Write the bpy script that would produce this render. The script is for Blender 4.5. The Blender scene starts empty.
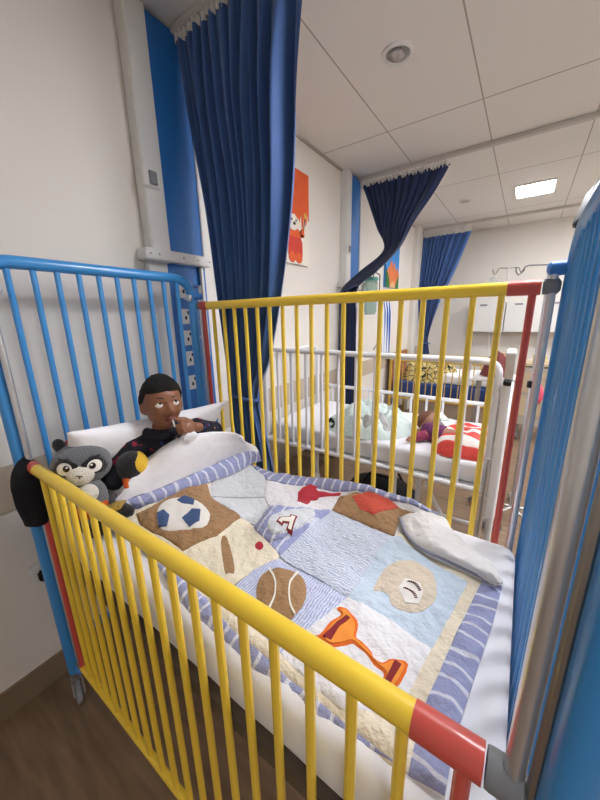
import bpy, bmesh, math, random, json
from mathutils import Vector, Matrix, Euler, noise
random.seed(7)
SC = bpy.context.scene
COL = SC.collection
PI = math.pi
PG = json.loads('''{"outline":[[0.2035,0.1032],[0.2396,0.1618],[0.2789,0.2679],[0.3072,0.4056],[0.3276,0.5108],[0.3275,0.6013],[0.4319,0.6271],[0.5493,0.6466],[0.6703,0.6645],[0.769,0.683],[0.8983,0.683],[0.9862,0.683],[1.0389,0.683],[1.0764,0.646],[1.1352,0.6004],[1.1871,0.5443],[1.216,0.4934],[1.2066,0.371],[1.1876,0.228],[1.176,0.1327],[1.1752,0.0586],[1.128,0.055],[1.088,0.0532],[1.0321,0.0476],[0.98,0.0428],[0.9123,0.042],[0.83,0.0373],[0.7474,0.0419],[0.6937,0.0429],[0.5994,0.0545],[0.4567,0.0905],[0.3068,0.1053]],"near_border":[[0.4567,0.0905],[0.4854,0.1009],[0.6006,0.0911],[0.6644,0.086],[0.6932,0.0788],[0.7804,0.0652],[0.8195,0.0645],[0.8627,0.0617],[0.9512,0.06],[1.0378,0.0566],[1.128,0.055],[1.088,0.0532],[1.0321,0.0476],[0.98,0.0428],[0.9123,0.042],[0.83,0.0373],[0.7474,0.0419],[0.6937,0.0429],[0.5994,0.0545]],"near_cream":[[0.4372,0.1124],[0.5037,0.1491],[0.5974,0.1233],[0.7048,0.131],[0.7592,0.0988],[0.884,0.0802],[1.0153,0.066],[1.0966,0.1067],[1.128,0.055],[1.0378,0.0566],[0.9512,0.06],[0.8627,0.0617],[0.8195,0.0645],[0.7804,0.0652],[0.6932,0.0788],[0.6644,0.086],[0.6006,0.0911],[0.4854,0.1009]],"foot_border":[[1.1777,0.4852],[1.216,0.4865],[1.2066,0.371],[1.1876,0.228],[1.176,0.1327],[1.1749,0.06],[1.128,0.055],[1.1271,0.1433],[1.1371,0.2122],[1.15,0.3148]],"foot_cream":[[1.1496,0.4532],[1.1777,0.4852],[1.15,0.3148],[1.1371,0.2122],[1.1271,0.1433],[1.128,0.055],[1.0842,0.0479],[1.0953,0.1106],[1.1026,0.1561],[1.1162,0.2459]],"far_border":[[0.3352,0.5989],[0.4351,0.623],[0.5511,0.6438],[0.6724,0.6609],[0.772,0.683],[0.9003,0.683],[0.9878,0.683],[1.0371,0.683],[1.0145,0.6648],[0.9632,0.6597],[0.8604,0.6465],[0.8238,0.6502],[0.7432,0.6406],[0.5865,0.6175],[0.4475,0.559]],"brown_panel":[[0.2604,0.1526],[0.2787,0.1976],[0.2701,0.2955],[0.3164,0.3864],[0.3749,0.3509],[0.5271,0.3344],[0.5314,0.2396],[0.4965,0.147],[0.3462,0.1446],[0.2994,0.1413]],"cream_left":[[0.2177,0.1081],[0.244,0.1592],[0.2848,0.2639],[0.313,0.4007],[0.3196,0.3814],[0.2713,0.2926],[0.2792,0.1955],[0.2657,0.1526],[0.2994,0.1413],[0.3496,0.1425],[0.4956,0.1461],[0.5006,0.1452],[0.4401,0.1105],[0.3406,0.1159]],"football":[[0.3285,0.1781],[0.302,0.2048],[0.2955,0.2492],[0.3345,0.2881],[0.3967,0.2978],[0.4543,0.2827],[0.4965,0.2343],[0.4746,0.1984],[0.4184,0.1633],[0.3725,0.1607]],"pent_top":[[0.3258,0.2556],[0.3299,0.2817],[0.3702,0.2894],[0.3866,0.2723],[0.3514,0.2554]],"pent_left":[[0.3228,0.1853],[0.3277,0.2047],[0.3622,0.2016],[0.3955,0.1705],[0.3691,0.1596]],"pent_mid":[[0.4037,0.2159],[0.3962,0.2588],[0.4225,0.2704],[0.4685,0.23],[0.4616,0.1996]],"cream_bat":[[0.499,0.1466],[0.5327,0.2382],[0.5303,0.331],[0.539,0.3479],[0.6231,0.3101],[0.6607,0.2971],[0.7211,0.2825],[0.7265,0.2671],[0.6956,0.2046],[0.6956,0.1463],[0.6121,0.1265],[0.5286,0.1331]],"bat":[[0.5503,0.2342],[0.5558,0.2536],[0.6628,0.1784],[0.6583,0.1624],[0.6424,0.1625]],"crest":[[0.6476,0.2695],[0.648,0.2816],[0.66,0.2848],[0.6722,0.2768],[0.6714,0.2652],[0.6589,0.2631]],"grey_upper":[[0.326,0.4032],[0.3378,0.5007],[0.3374,0.5905],[0.4266,0.5719],[0.512,0.4662],[0.3882,0.3787],[0.3747,0.3554]],"grey_lower":[[0.379,0.3516],[0.5147,0.4629],[0.612,0.3986],[0.6039,0.3319],[0.5678,0.3353],[0.5271,0.3387]],"glove_lump":[[0.598,0.3204],[0.5965,0.3589],[0.5811,0.4153],[0.6422,0.4158],[0.6898,0.4558],[0.7379,0.529],[0.7409,0.4552],[0.7444,0.4127],[0.7287,0.3462],[0.6848,0.3006],[0.6496,0.2994]],"lump_patch":[[0.6373,0.353],[0.6558,0.385],[0.6967,0.429],[0.7153,0.4618],[0.7332,0.4446],[0.7366,0.4006],[0.7203,0.3485],[0.6845,0.3123],[0.6547,0.3179]],"numeral":[[0.6693,0.3388],[0.6658,0.3574],[0.6929,0.3724],[0.6901,0.3812],[0.7094,0.3868],[0.723,0.3397],[0.7076,0.3349],[0.7031,0.3508],[0.691,0.3456],[0.6933,0.3354]],"numeral_in":[[0.6733,0.343],[0.6716,0.3547],[0.6983,0.3698],[0.6963,0.3775],[0.7069,0.3806],[0.7189,0.3417],[0.7103,0.3393],[0.7047,0.3559],[0.6859,0.3478],[0.6878,0.3404]],"white_panel":[[0.4544,0.5539],[0.5865,0.6175],[0.7474,0.6361],[0.7432,0.5328],[0.6898,0.4558],[0.6422,0.4158],[0.5675,0.4362],[0.5134,0.4671]],"red_glove":[[0.6512,0.4675],[0.5892,0.5613],[0.5887,0.5943],[0.5953,0.6246],[0.6296,0.6255],[0.6328,0.6132],[0.6478,0.6094],[0.727,0.627],[0.7291,0.6155],[0.6936,0.6012],[0.6713,0.5773],[0.6732,0.5541],[0.6575,0.5406],[0.6815,0.4797]],"flap_cream":[[0.9545,0.5454],[1.0019,0.519],[1.0452,0.5048],[1.1028,0.4993],[1.1777,0.4852],[1.15,0.4499],[1.0663,0.4785],[1.0018,0.5006],[0.9593,0.5223]],"brown_football":[[0.7432,0.5328],[0.7321,0.6098],[0.7699,0.6324],[0.8604,0.6465],[0.9379,0.6333],[0.985,0.6408],[0.9401,0.6086],[0.9506,0.5225],[0.8786,0.5207],[0.8099,0.5274]],"red_patch":[[0.7776,0.6089],[0.8174,0.6405],[0.8853,0.644],[0.9269,0.6287],[0.8748,0.5525],[0.8275,0.5626]],"light_panel":[[0.9481,0.5213],[0.9667,0.5347],[0.9997,0.5078],[1.0656,0.4818],[1.1496,0.4532],[1.1162,0.2459],[1.0361,0.2613],[0.9324,0.264],[0.9362,0.401]],"mitt":[[0.9725,0.3114],[0.9721,0.3765],[0.9911,0.4249],[1.0234,0.4532],[1.0669,0.4449],[1.0897,0.4025],[1.0971,0.3579],[1.0819,0.3176],[1.0548,0.2956],[1.0226,0.2945],[1.006,0.3167],[0.9868,0.318]],"ball":[[1.021,0.34],[1.0254,0.3785],[1.0603,0.3758],[1.0723,0.3548],[1.07,0.3233],[1.0466,0.3084]],"trophy_panel":[[0.9293,0.2652],[1.0361,0.2613],[1.1162,0.2459],[1.1026,0.1561],[1.0966,0.1067],[1.0153,0.066],[0.884,0.0802]],"basket_panel":[[0.7245,0.2695],[0.9293,0.2652],[0.884,0.0802],[0.7577,0.1003],[0.7005,0.1352],[0.6956,0.2046]],"basketball":[[0.7526,0.1583],[0.7346,0.1872],[0.7316,0.2224],[0.7596,0.2475],[0.7993,0.2562],[0.8385,0.2347],[0.858,0.2009],[0.8621,0.1658],[0.8559,0.1385],[0.819,0.1345],[0.7769,0.1394]],"seam_l":[[0.7349,0.2243],[0.7372,0.2273],[0.7683,0.2085],[0.792,0.1825],[0.8018,0.1611],[0.8069,0.1375],[0.8028,0.1374],[0.7977,0.1609],[0.789,0.1808],[0.7669,0.2045]],"seam_r":[[0.7992,0.2541],[0.8044,0.251],[0.8089,0.2179],[0.8242,0.1907],[0.845,0.1696],[0.8613,0.1596],[0.86,0.156],[0.8436,0.1659],[0.8215,0.1888],[0.8043,0.2182]],"centre_panel":[[0.7229,0.2802],[0.7359,0.3604],[0.7409,0.4552],[0.7432,0.5328],[0.8099,0.5274],[0.8786,0.5207],[0.9481,0.5213],[0.9362,0.401],[0.9313,0.2662]],"stripe_strip":[[0.6816,0.2935],[0.7294,0.3452],[0.7438,0.4109],[0.7416,0.3824],[0.7367,0.3442],[0.725,0.2861],[0.7119,0.2857]],"cup":[[0.9268,0.222],[0.9294,0.2311],[0.945,0.2333],[0.9608,0.225],[0.9803,0.2121],[0.9877,0.1866],[1.0005,0.1863],[1.0218,0.1794],[1.0306,0.1699],[1.0471,0.1692],[1.0623,0.184],[1.088,0.1883],[1.0817,0.1367],[1.0582,0.125],[1.0575,0.1509],[1.0368,0.1569],[1.0162,0.1689],[0.9945,0.1719],[0.9835,0.1686],[0.9587,0.142],[0.9365,0.1422],[0.9207,0.1347],[0.9189,0.1412],[0.9281,0.1488],[0.9302,0.1852],[0.9407,0.2138]],"cup_in":[[0.9353,0.2242],[0.9455,0.2276],[0.963,0.2155],[0.9761,0.2068],[0.9838,0.1835],[1.0014,0.1797],[1.0224,0.1732],[1.0319,0.1644],[1.049,0.1642],[1.0641,0.1787],[1.083,0.1816],[1.0784,0.1413],[1.0619,0.1339],[1.0614,0.155],[1.0384,0.1623],[1.0193,0.1711],[0.9944,0.1768],[0.9793,0.1727],[0.957,0.1489],[0.9395,0.1487],[0.9375,0.1846],[0.946,0.2126]],"cup_band":[[0.9358,0.1472],[0.9432,0.1911],[0.9532,0.2144],[0.9623,0.2122],[0.9524,0.1867],[0.9513,0.1513]],"base_band":[[1.0661,0.1809],[1.0785,0.1789],[1.0725,0.1384],[1.0627,0.1365]],"flap":[[[0.943,0.599,0.786],[0.994,0.626,0.8],[1.038,0.69,0.776]],[[0.97,0.549,0.786],[1.02,0.58,0.8],[1.063,0.676,0.776]],[[1.004,0.51,0.786],[1.044,0.534,0.8],[1.083,0.638,0.776]],[[1.047,0.492,0.786],[1.08,0.507,0.8],[1.114,0.607,0.776]],[[1.104,0.483,0.786],[1.125,0.49,0.8],[1.158,0.57,0.776]],[[1.165,0.474,0.786],[1.178,0.475,0.8],[1.194,0.543,0.776]],[[1.2,0.465,0.786],[1.209,0.457,0.8],[1.217,0.496,0.776]]],"sheet":{"low":[[0.171,0.097,0.785],[0.197,0.135,0.795],[0.233,0.188,0.8],[0.271,0.273,0.805],[0.307,0.406,0.81],[0.333,0.505,0.81],[0.317,0.612,0.8],[0.322,0.674,0.79]],"up":[[0.176,0.126,0.81],[0.2,0.158,0.83],[0.228,0.223,0.835],[0.26,0.317,0.845],[0.282,0.456,0.855],[0.296,0.547,0.86],[0.309,0.602,0.86],[0.318,0.663,0.835]],"mid":[[0.173,0.136,0.825],[0.194,0.166,0.86],[0.217,0.23,0.88],[0.262,0.326,0.925],[0.303,0.438,0.935],[0.319,0.536,0.92],[0.324,0.589,0.89],[0.295,0.671,0.85]],"ridge":[[0.175,0.146,0.835],[0.182,0.189,0.885],[0.187,0.261,0.925],[0.24,0.342,0.985],[0.289,0.432,0.99],[0.336,0.518,0.97],[0.338,0.555,0.93],[0.285,0.647,0.87]]}}''')
BORD=[(.12,.06),(.18,.11),(.27,.27),(.305,.405),(.317,.612),(.32,.69)]
def seg_d(x,y,a,b):
    dx,dy=b[0]-a[0],b[1]-a[1];t=max(0,min(1,((x-a[0])*dx+(y-a[1])*dy)/(dx*dx+dy*dy)))
    return math.hypot(x-a[0]-t*dx,y-a[1]-t*dy)
def gauss(x,y,cx,cy,rx,ry): return math.exp(-((x-cx)/rx)**2-((y-cy)/ry)**2)
def H(x,y):
    d=min(seg_d(x,y,BORD[i],BORD[i+1]) for i in range(len(BORD)-1))
    z=.772+.036*math.exp(-(d/.085)**2)
    xl=.53-max(0,.24-y)*.3
    z+=.012*gauss(x,y,.37,.27,.10,.13)+.040*math.exp(-(((x-.665)/.085)**2+((y-.405)/.105)**2)**2)
    z+=.024/(1+math.exp(max(-60,min(60,(x-xl)/.006))))*math.exp(-((xl-x)/.14)**2)*math.exp(-((y-.25)/.12)**4)
    z+=.02*gauss(x,y,.84,.60,.10,.06)
    z+=.02*gauss(x,y,.47,.52,.07,.09)
    z+=.036*math.exp(-((y-.668)/.032)**2)*max(0,min(1,(x-.25)/.1))*max(0,min(1,(1.08-x)/.12))
    z+=.0035*math.sin(x*31+y*9)*math.sin(y*37-x*8)+.0012*math.sin(x*83+y*20)*math.sin(y*71)
    if y<.085: z-=.030*((.085-y)/.045)**2
    return z


# ------------------------------------------------------------------ materials
def lin(c):
    return tuple(((v/255)/12.92 if v/255 <= .04045 else ((v/255+.055)/1.055)**2.4) for v in c) + (1,)
MATS = {}
def mat(name, rgb, rough=.5, metal=0, var=.0, vscale=8, bump=0, bscale=200, sheen=0, coat=0, emit=0, alpha=1, trans=0, spec=None):
    m = bpy.data.materials.new(name); m.use_nodes = True
    nt = m.node_tree; b = nt.nodes['Principled BSDF']
    c = lin(rgb)
    b.inputs['Base Color'].default_value = c
    b.inputs['Roughness'].default_value = rough
    b.inputs['Metallic'].default_value = metal
    if sheen: b.inputs['Sheen Weight'].default_value = sheen
    if coat: b.inputs['Coat Weight'].default_value = coat
    if spec is not None: b.inputs['Specular IOR Level'].default_value = spec
    if trans: b.inputs['Transmission Weight'].default_value = trans
    if alpha < 1: b.inputs['Alpha'].default_value = alpha
    if emit:
        b.inputs['Emission Color'].default_value = c; b.inputs['Emission Strength'].default_value = emit
    tc = nt.nodes.new('ShaderNodeTexCoord')
    if var:
        n = nt.nodes.new('ShaderNodeTexNoise'); n.inputs['Scale'].default_value = vscale; n.inputs['Detail'].default_value = 4
        nt.links.new(tc.outputs['Object'], n.inputs['Vector'])
        mx = nt.nodes.new('ShaderNodeMix'); mx.data_type = 'RGBA'
        mx.inputs[6].default_value = tuple(v*(1-var) for v in c[:3])+(1,)
        mx.inputs[7].default_value = tuple(min(1, v*(1+var)) for v in c[:3])+(1,)
        nt.links.new(n.outputs['Fac'], mx.inputs[0]); nt.links.new(mx.outputs[2], b.inputs['Base Color'])
    if bump:
        n2 = nt.nodes.new('ShaderNodeTexNoise'); n2.inputs['Scale'].default_value = bscale; n2.inputs['Detail'].default_value = 3
        nt.links.new(tc.outputs['Object'], n2.inputs['Vector'])
        bp = nt.nodes.new('ShaderNodeBump'); bp.inputs['Strength'].default_value = bump; bp.inputs['Distance'].default_value = .01
        nt.links.new(n2.outputs['Fac'], bp.inputs['Height']); nt.links.new(bp.outputs['Normal'], b.inputs['Normal'])
    MATS[name] = m
    return m
def striped(name, c1, c2, axis, scale, width, distort=2.0, rough=.85, c3=None, drot=0):
    """cloth with thin irregular stripes across the given local axis"""
    m = bpy.data.materials.new(name); m.use_nodes = True
    nt = m.node_tree; b = nt.nodes['Principled BSDF']; b.inputs['Roughness'].default_value = rough
    tc = nt.nodes.new('ShaderNodeTexCoord'); mp = nt.nodes.new('ShaderNodeMapping')
    mp.inputs['Rotation'].default_value = (0, 0, drot)
    nt.links.new(tc.outputs['Object'], mp.inputs['Vector'])
    w = nt.nodes.new('ShaderNodeTexWave'); w.bands_direction = axis; w.inputs['Scale'].default_value = scale
    w.inputs['Distortion'].default_value = distort; w.inputs['Detail'].default_value = 2; w.inputs['Detail Scale'].default_value = 1.2
    nt.links.new(mp.outputs['Vector'], w.inputs['Vector'])
    r = nt.nodes.new('ShaderNodeValToRGB'); e = r.color_ramp.elements
    e[0].position = max(0, 1-width-.08); e[0].color = lin(c1); e[1].position = 1-width; e[1].color = lin(c2)
    if c3:
        x = e.new(.12); x.color = lin(c1); e[0].position, e[0].color = 0.0, lin(c3)
        y = e.new(1-width-.08); y.color = lin(c1)
    nt.links.new(w.outputs['Color'], r.inputs['Fac'])
    n = nt.nodes.new('ShaderNodeTexNoise'); n.inputs['Scale'].default_value = 14; nt.links.new(tc.outputs['Object'], n.inputs['Vector'])
    mx = nt.nodes.new('ShaderNodeMix'); mx.data_type = 'RGBA'; mx.blend_type = 'MULTIPLY'; mx.inputs[0].default_value = .25
    nt.links.new(r.outputs['Color'], mx.inputs[6]); nt.links.new(n.outputs['Color'], mx.inputs[7])
    nt.links.new(r.outputs['Color'], b.inputs['Base Color'])
    n2 = nt.nodes.new('ShaderNodeTexNoise'); n2.inputs['Scale'].default_value = 60; n2.inputs['Detail'].default_value = 4
    nt.links.new(tc.outputs['Object'], n2.inputs['Vector'])
    bp = nt.nodes.new('ShaderNodeBump'); bp.inputs['Strength'].default_value = .8; bp.inputs['Distance'].default_value = .01
    nt.links.new(n2.outputs['Fac'], bp.inputs['Height']); nt.links.new(bp.outputs['Normal'], b.inputs['Normal'])
    MATS[name] = m
    return m

# ------------------------------------------------------------------ object helpers
def wloc(o):
    v = Vector((0, 0, 0))
    while o is not None:
        v = v + o.location; o = o.parent
    return v
def tag(o, label=None, cat=None, group=None, kind=None):
    if label: o['label'] = label
    if cat: o['category'] = cat
    if group: o['group'] = group
    if kind: o['kind'] = kind
    return o
def thing(name, label, cat, loc, group=None):
    o = bpy.data.objects.new(name, None); COL.objects.link(o); o.location = loc
    o.empty_display_size = .05
    return tag(o, label, cat, group)

class MB:
    def __init__(s): s.v = []; s.f = []; s.m = []
    def add(s, vs, fs, mi=0):
        o = len(s.v); s.v += [tuple(p) for p in vs]; s.f += [tuple(i+o for i in f) for f in fs]; s.m += [mi]*len(fs)
    def box(s, c, d, rot=None, mi=0, bev=0):
        bm = bmesh.new(); bmesh.ops.create_cube(bm, size=1)
        for v in bm.verts: v.co = Vector((v.co.x*d[0], v.co.y*d[1], v.co.z*d[2]))
        if bev: bmesh.ops.bevel(bm, geom=bm.edges[:], offset=bev, segments=2, affect='EDGES')
        M = Matrix.Translation(c) @ (Euler(rot).to_matrix().to_4x4() if rot else Matrix())
        bm.transform(M); bm.verts.index_update()
        s.add([v.co[:] for v in bm.verts], [[v.index for v in f.verts] for f in bm.faces], mi); bm.free(); return s
    def tube(s, pts, r, n=12, mi=0, caps=True, flat=None):
        P = [Vector(p) for p in pts]; R = r if isinstance(r, (list, tuple)) else [r]*len(P)
        T = []
        for i in range(len(P)):
            a = P[min(i+1, len(P)-1)]-P[max(i-1, 0)]; T.append(a.normalized())
        up = Vector((0, 0, 1)) if abs(T[0].z) < .9 else Vector((0, 1, 0))
        N = (up-T[0]*up.dot(T[0])).normalized(); vs = []; fs = []
        for i, p in enumerate(P):
            N = (N-T[i]*N.dot(T[i])).normalized(); B = T[i].cross(N)
            for k in range(n):
                a = 2*PI*k/n; vs.append(p+N*(R[i]*math.cos(a)*(flat or 1))+B*(R[i]*math.sin(a)))
        for i in range(len(P)-1):
            for k in range(n):
                k2 = (k+1) % n; fs.append((i*n+k, i*n+k2, (i+1)*n+k2, (i+1)*n+k))
        if caps:
            fs.append(tuple(range(n-1, -1, -1))); fs.append(tuple((len(P)-1)*n+k for k in range(n)))
        s.add(vs, fs, mi); return s
    def ell(s, c, r, rot=None, n=24, m=16, mi=0, fn=None):
        vs = []; fs = []; M = rot if isinstance(rot, Matrix) else (Euler(rot).to_matrix() if rot else Matrix.Identity(3))
        c = Vector(c)
        def put(x, y, z):
            v = Vector((x*r[0], y*r[1], z*r[2]))
            if fn: v = fn(v)
            vs.append(c+M @ v)
        put(0, 0, 1)
        for i in range(1, m):
            t = PI*i/m
            for k in range(n):
                a = 2*PI*k/n; put(math.sin(t)*math.cos(a), math.sin(t)*math.sin(a), math.cos(t))
        put(0, 0, -1)
        for k in range(n):
            fs.append((0, 1+k, 1+(k+1) % n))
            fs.append((len(vs)-1, 1+(m-2)*n+(k+1) % n, 1+(m-2)*n+k))
        for i in range(m-2):
            for k in range(n):
                fs.append((1+i*n+k, 1+(i+1)*n+k, 1+(i+1)*n+(k+1) % n, 1+i*n+(k+1) % n))
        s.add(vs, fs, mi); return s
    def grid(s, fn, nu, nv, mi=0):
        vs = [fn(i/nu, j/nv) for i in range(nu+1) for j in range(nv+1)]
        fs = [(i*(nv+1)+j, (i+1)*(nv+1)+j, (i+1)*(nv+1)+j+1, i*(nv+1)+j+1) for i in range(nu) for j in range(nv)]
        s.add(vs, fs, mi); return s
    def lathe(s, prof, c, axis=(0, 0, 1), n=24, mi=0):
        A = Vector(axis).normalized(); q = Vector((0, 0, 1)).rotation_difference(A); c = Vector(c); vs = []; fs = []
        for r, z in prof:
            for k in range(n):
                a = 2*PI*k/n; vs.append(c+q @ Vector((r*math.cos(a), r*math.sin(a), z)))
        for i in range(len(prof)-1):
            for k in range(n):
                k2 = (k+1) % n; fs.append((i*n+k, i*n+k2, (i+1)*n+k2, (i+1)*n+k))
        s.add(vs, fs, mi); return s
    def prism(s, poly, z0, z1, M=None, mi=0):
        """polygon in local XY pushed from z0 to z1, placed by matrix M"""
        n = len(poly); vs = [Vector((x, y, z0)) for x, y in poly]+[Vector((x, y, z1)) for x, y in poly]
        if M is not None: vs = [M @ v for v in vs]
        fs = [tuple(range(n-1, -1, -1)), tuple(range(n, 2*n))]+[(i, (i+1) % n, n+(i+1) % n, n+i) for i in range(n)]
        s.add(vs, fs, mi); return s
    def build(s, name, mats, parent=None, loc=None, smooth=35, label=None, recalc=True):
        L = wloc(parent) if parent else Vector((0, 0, 0))
        o_loc = Vector(loc) if loc else Vector((0, 0, 0))
        me = bpy.data.meshes.new(name)
        me.from_pydata([tuple(Vector(v)-L-o_loc) for v in s.v], [], s.f)
        ml = mats if isinstance(mats, (list, tuple)) else [mats]
        for m in ml: me.materials.append(m)
        if len(ml) > 1: me.polygons.foreach_set('material_index', s.m)
        me.update()
        if recalc:
            bm = bmesh.new(); bm.from_mesh(me); bmesh.ops.recalc_face_normals(bm, faces=bm.faces); bm.to_mesh(me); bm.free()
        if smooth:
            me.shade_smooth(); me.set_sharp_from_angle(angle=math.radians(smooth))
        o = bpy.data.objects.new(name, me); COL.objects.link(o)
        if parent: o.parent = parent
        o.location = o_loc
        if label: o['label'] = label
        return o
def fillet(pts, r, n=6):
    P = [Vector(p) for p in pts]; out = [P[0]]
    for i in range(1, len(P)-1):
        a, b, c = P[i-1], P[i], P[i+1]; u = (a-b).normalized(); w = (c-b).normalized()
        ang = u.angle(w); d = r/math.tan(ang/2); p0 = b+u*d; p1 = b+w*d
        for k in range(n+1):
            t = k/n; out.append(p0*(1-t)**2+b*2*t*(1-t)+p1*t*t)
    out.append(P[-1]); return out
def spline(P, t):
    """Catmull-Rom through list of tuples, t in 0..1"""
    n = len(P)-1; x = min(t*n, n-1e-6); i = int(x); f = x-i
    p = [P[max(0, min(n, i+k))] for k in (-1, 0, 1, 2)]
    return tuple(.5*(2*b+(c-a)*f+(2*a-5*b+4*c-d)*f*f+(3*b-a-3*c+d)*f**3) for a, b, c, d in zip(*p))
def remeshed(mb, voxel, mats, name, parent, smooth_it=4, fac=.5):
    o = mb.build(name, mats, parent)
    md = o.modifiers.new('r', 'REMESH'); md.mode = 'VOXEL'; md.voxel_size = voxel
    ms = o.modifiers.new('s', 'SMOOTH'); ms.iterations = smooth_it; ms.factor = fac
    dg = bpy.context.evaluated_depsgraph_get()
    me = bpy.data.meshes.new_from_object(o.evaluated_get(dg))
    o.modifiers.clear(); o.data = me; me.shade_smooth()
    me.materials.clear()
    for m in (mats if isinstance(mats, (list, tuple)) else [mats]): me.materials.append(m)
    return o

# ------------------------------------------------------------------ palette
wall_m = mat('wall_paint', (226, 221, 214), .7, var=.02, vscale=3, bump=.05, bscale=400)
band_m = mat('wall_band', (190, 176, 158), .55, var=.03, vscale=4)
ceilline_m = mat('grey_trim', (176, 170, 162), .6)
skirt_m = mat('skirting', (128, 108, 88), .5, var=.06)
blue_m = mat('blue_enamel', (60, 146, 216), .28, coat=.3, var=.04, vscale=20)
navycap_m = mat('blue_plastic', (62, 136, 214), .35)
yel_m = mat('yellow_enamel', (250, 212, 66), .3, coat=.3, var=.03, vscale=20)
red_m = mat('red_enamel', (210, 84, 74), .35, coat=.2, var=.05, vscale=25)
grey_pl = mat('grey_plastic', (128, 130, 134), .5)
chrome = mat('chrome', (218, 219, 222), .28, .8)
steel = mat('brushed_steel', (176, 174, 172), .38, 1)
white_en = mat('white_enamel', (232, 232, 236), .35, coat=.2)
white_pl = mat('white_plastic', (226, 225, 222), .45)
black_pl = mat('black_plastic', (26, 26, 30), .6, spec=.25)
panel_blue = mat('blue_laminate', (34, 108, 184), .4, var=.05, vscale=5)
panel_white = mat('white_laminate', (222, 221, 219), .45, var=.02)
curt_m = mat('blue_curtain_cloth', (52, 90, 150), .72, var=.07, vscale=30, bump=.15, bscale=500, sheen=.25)
curt2_m = mat('navy_curtain_cloth', (24, 42, 84), .8, var=.07, vscale=30, bump=.15, bscale=500, sheen=.2)
tape_m = mat('curtain_tape', (222, 220, 214), .8, var=.08, vscale=60)
sheet_m = mat('white_sheet', (242, 242, 248), .85, var=.02, vscale=6, bump=.25, bscale=22)
matt_m = mat('mattress_cover', (236, 236, 242), .8, var=.01, vscale=5, bump=.08, bscale=14)
quiltback_m = mat('quilt_back', (232, 230, 230), .9, var=.04, vscale=12, bump=.7, bscale=45)
cream_m = mat('cream_cotton', (236, 226, 204), .9, var=.04, vscale=16, bump=.9, bscale=55)
brown_m = mat('brown_cotton', (164, 128, 92), .9, var=.06, vscale=20, bump=.9, bscale=60)
ltblue_m = mat('light_blue_cotton', (198, 214, 230), .9, var=.03, vscale=14, bump=.9, bscale=50)
whitepatch_m = mat('white_cotton', (232, 231, 236), .9, var=.02, vscale=14, bump=.9, bscale=50)
mitt_m = mat('beige_cotton', (216, 203, 184), .9, var=.04, vscale=18, bump=.9, bscale=55)
redpatch_m = mat('red_cotton', (204, 84, 66), .9, var=.08, vscale=24, bump=.4, bscale=70)
crim_m = mat('crimson_cotton', (184, 48, 64), .9, var=.06, vscale=24)
maroon_m = mat('maroon_felt', (136, 38, 44), .9)
orange_m = mat('orange_felt', (242, 150, 60), .9, var=.04, vscale=20)
dorange_m = mat('dark_orange_stitching', (226, 108, 36), .9)
navyp_m = mat('slate_blue_felt', (66, 88, 132), .9)
ball_m = mat('ball_white_felt', (232, 228, 222), .9, var=.03, vscale=30)
thread_w = mat('white_thread', (238, 234, 224), .9)
thread_d = mat('dark_thread', (84, 40, 44), .9)
mesh_m = striped('grey_blue_weave', (206, 212, 220), (232, 234, 238), 'X', 55, .4, 1.5)
border_m = striped('striped_border_cloth_across', (158, 164, 206), (220, 223, 238), 'Y', 9.5, .06, 5.5)
border2_m = striped('striped_border_cloth_along', (158, 164, 206), (220, 223, 238), 'X', 9.5, .09, 4.5)
fine_m = striped('fine_striped_cloth', (202, 210, 229), (222, 227, 238), 'Y', 44, .3, 9.0, c3=(170, 180, 206))
fine2_m = striped('fine_striped_violet_cloth', (194, 201, 230), (214, 219, 238), 'X', 50, .25, 5.0, c3=(166, 174, 212))
skin_m = mat('brown_skin', (138, 92, 68), .42, var=.08, vscale=18, spec=.4)
skin_m.node_tree.nodes['Principled BSDF'].inputs['Subsurface Weight'].default_value = .08
skin_m.node_tree.nodes['Principled BSDF'].inputs['Subsurface Radius'].default_value = (.01, .004, .002)
hair_m = mat('black_hair', (20, 16, 15), .9, bump=1.0, bscale=260)
lip_m = mat('lip', (120, 62, 54), .45)
eyew_m = mat('eye_white', (236, 232, 226), .25)
iris_m = mat('dark_iris', (26, 16, 12), .15)
plush_grey = mat('grey_plush', (108, 110, 116), .95, var=.1, vscale=60, bump=.8, bscale=260, sheen=.4)
plush_black = mat('black_plush', (24, 24, 28), .95, bump=.7, bscale=260, sheen=.3)
plush_cream = mat('cream_plush', (226, 222, 212), .95, bump=.6, bscale=260)
plush_yel = mat('yellow_plush', (240, 196, 62), .95, bump=.6, bscale=260)
plush_org = mat('orange_plush', (222, 98, 36), .95, bump=.6, bscale=260)
navy_cloth = mat('navy_knit', (14, 15, 24), .95, bump=.9, bscale=220)
foil_m = mat('gold_wrap', (196, 164, 84), .35, .4, var=.25, vscale=40, bump=.6, bscale=60)

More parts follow.
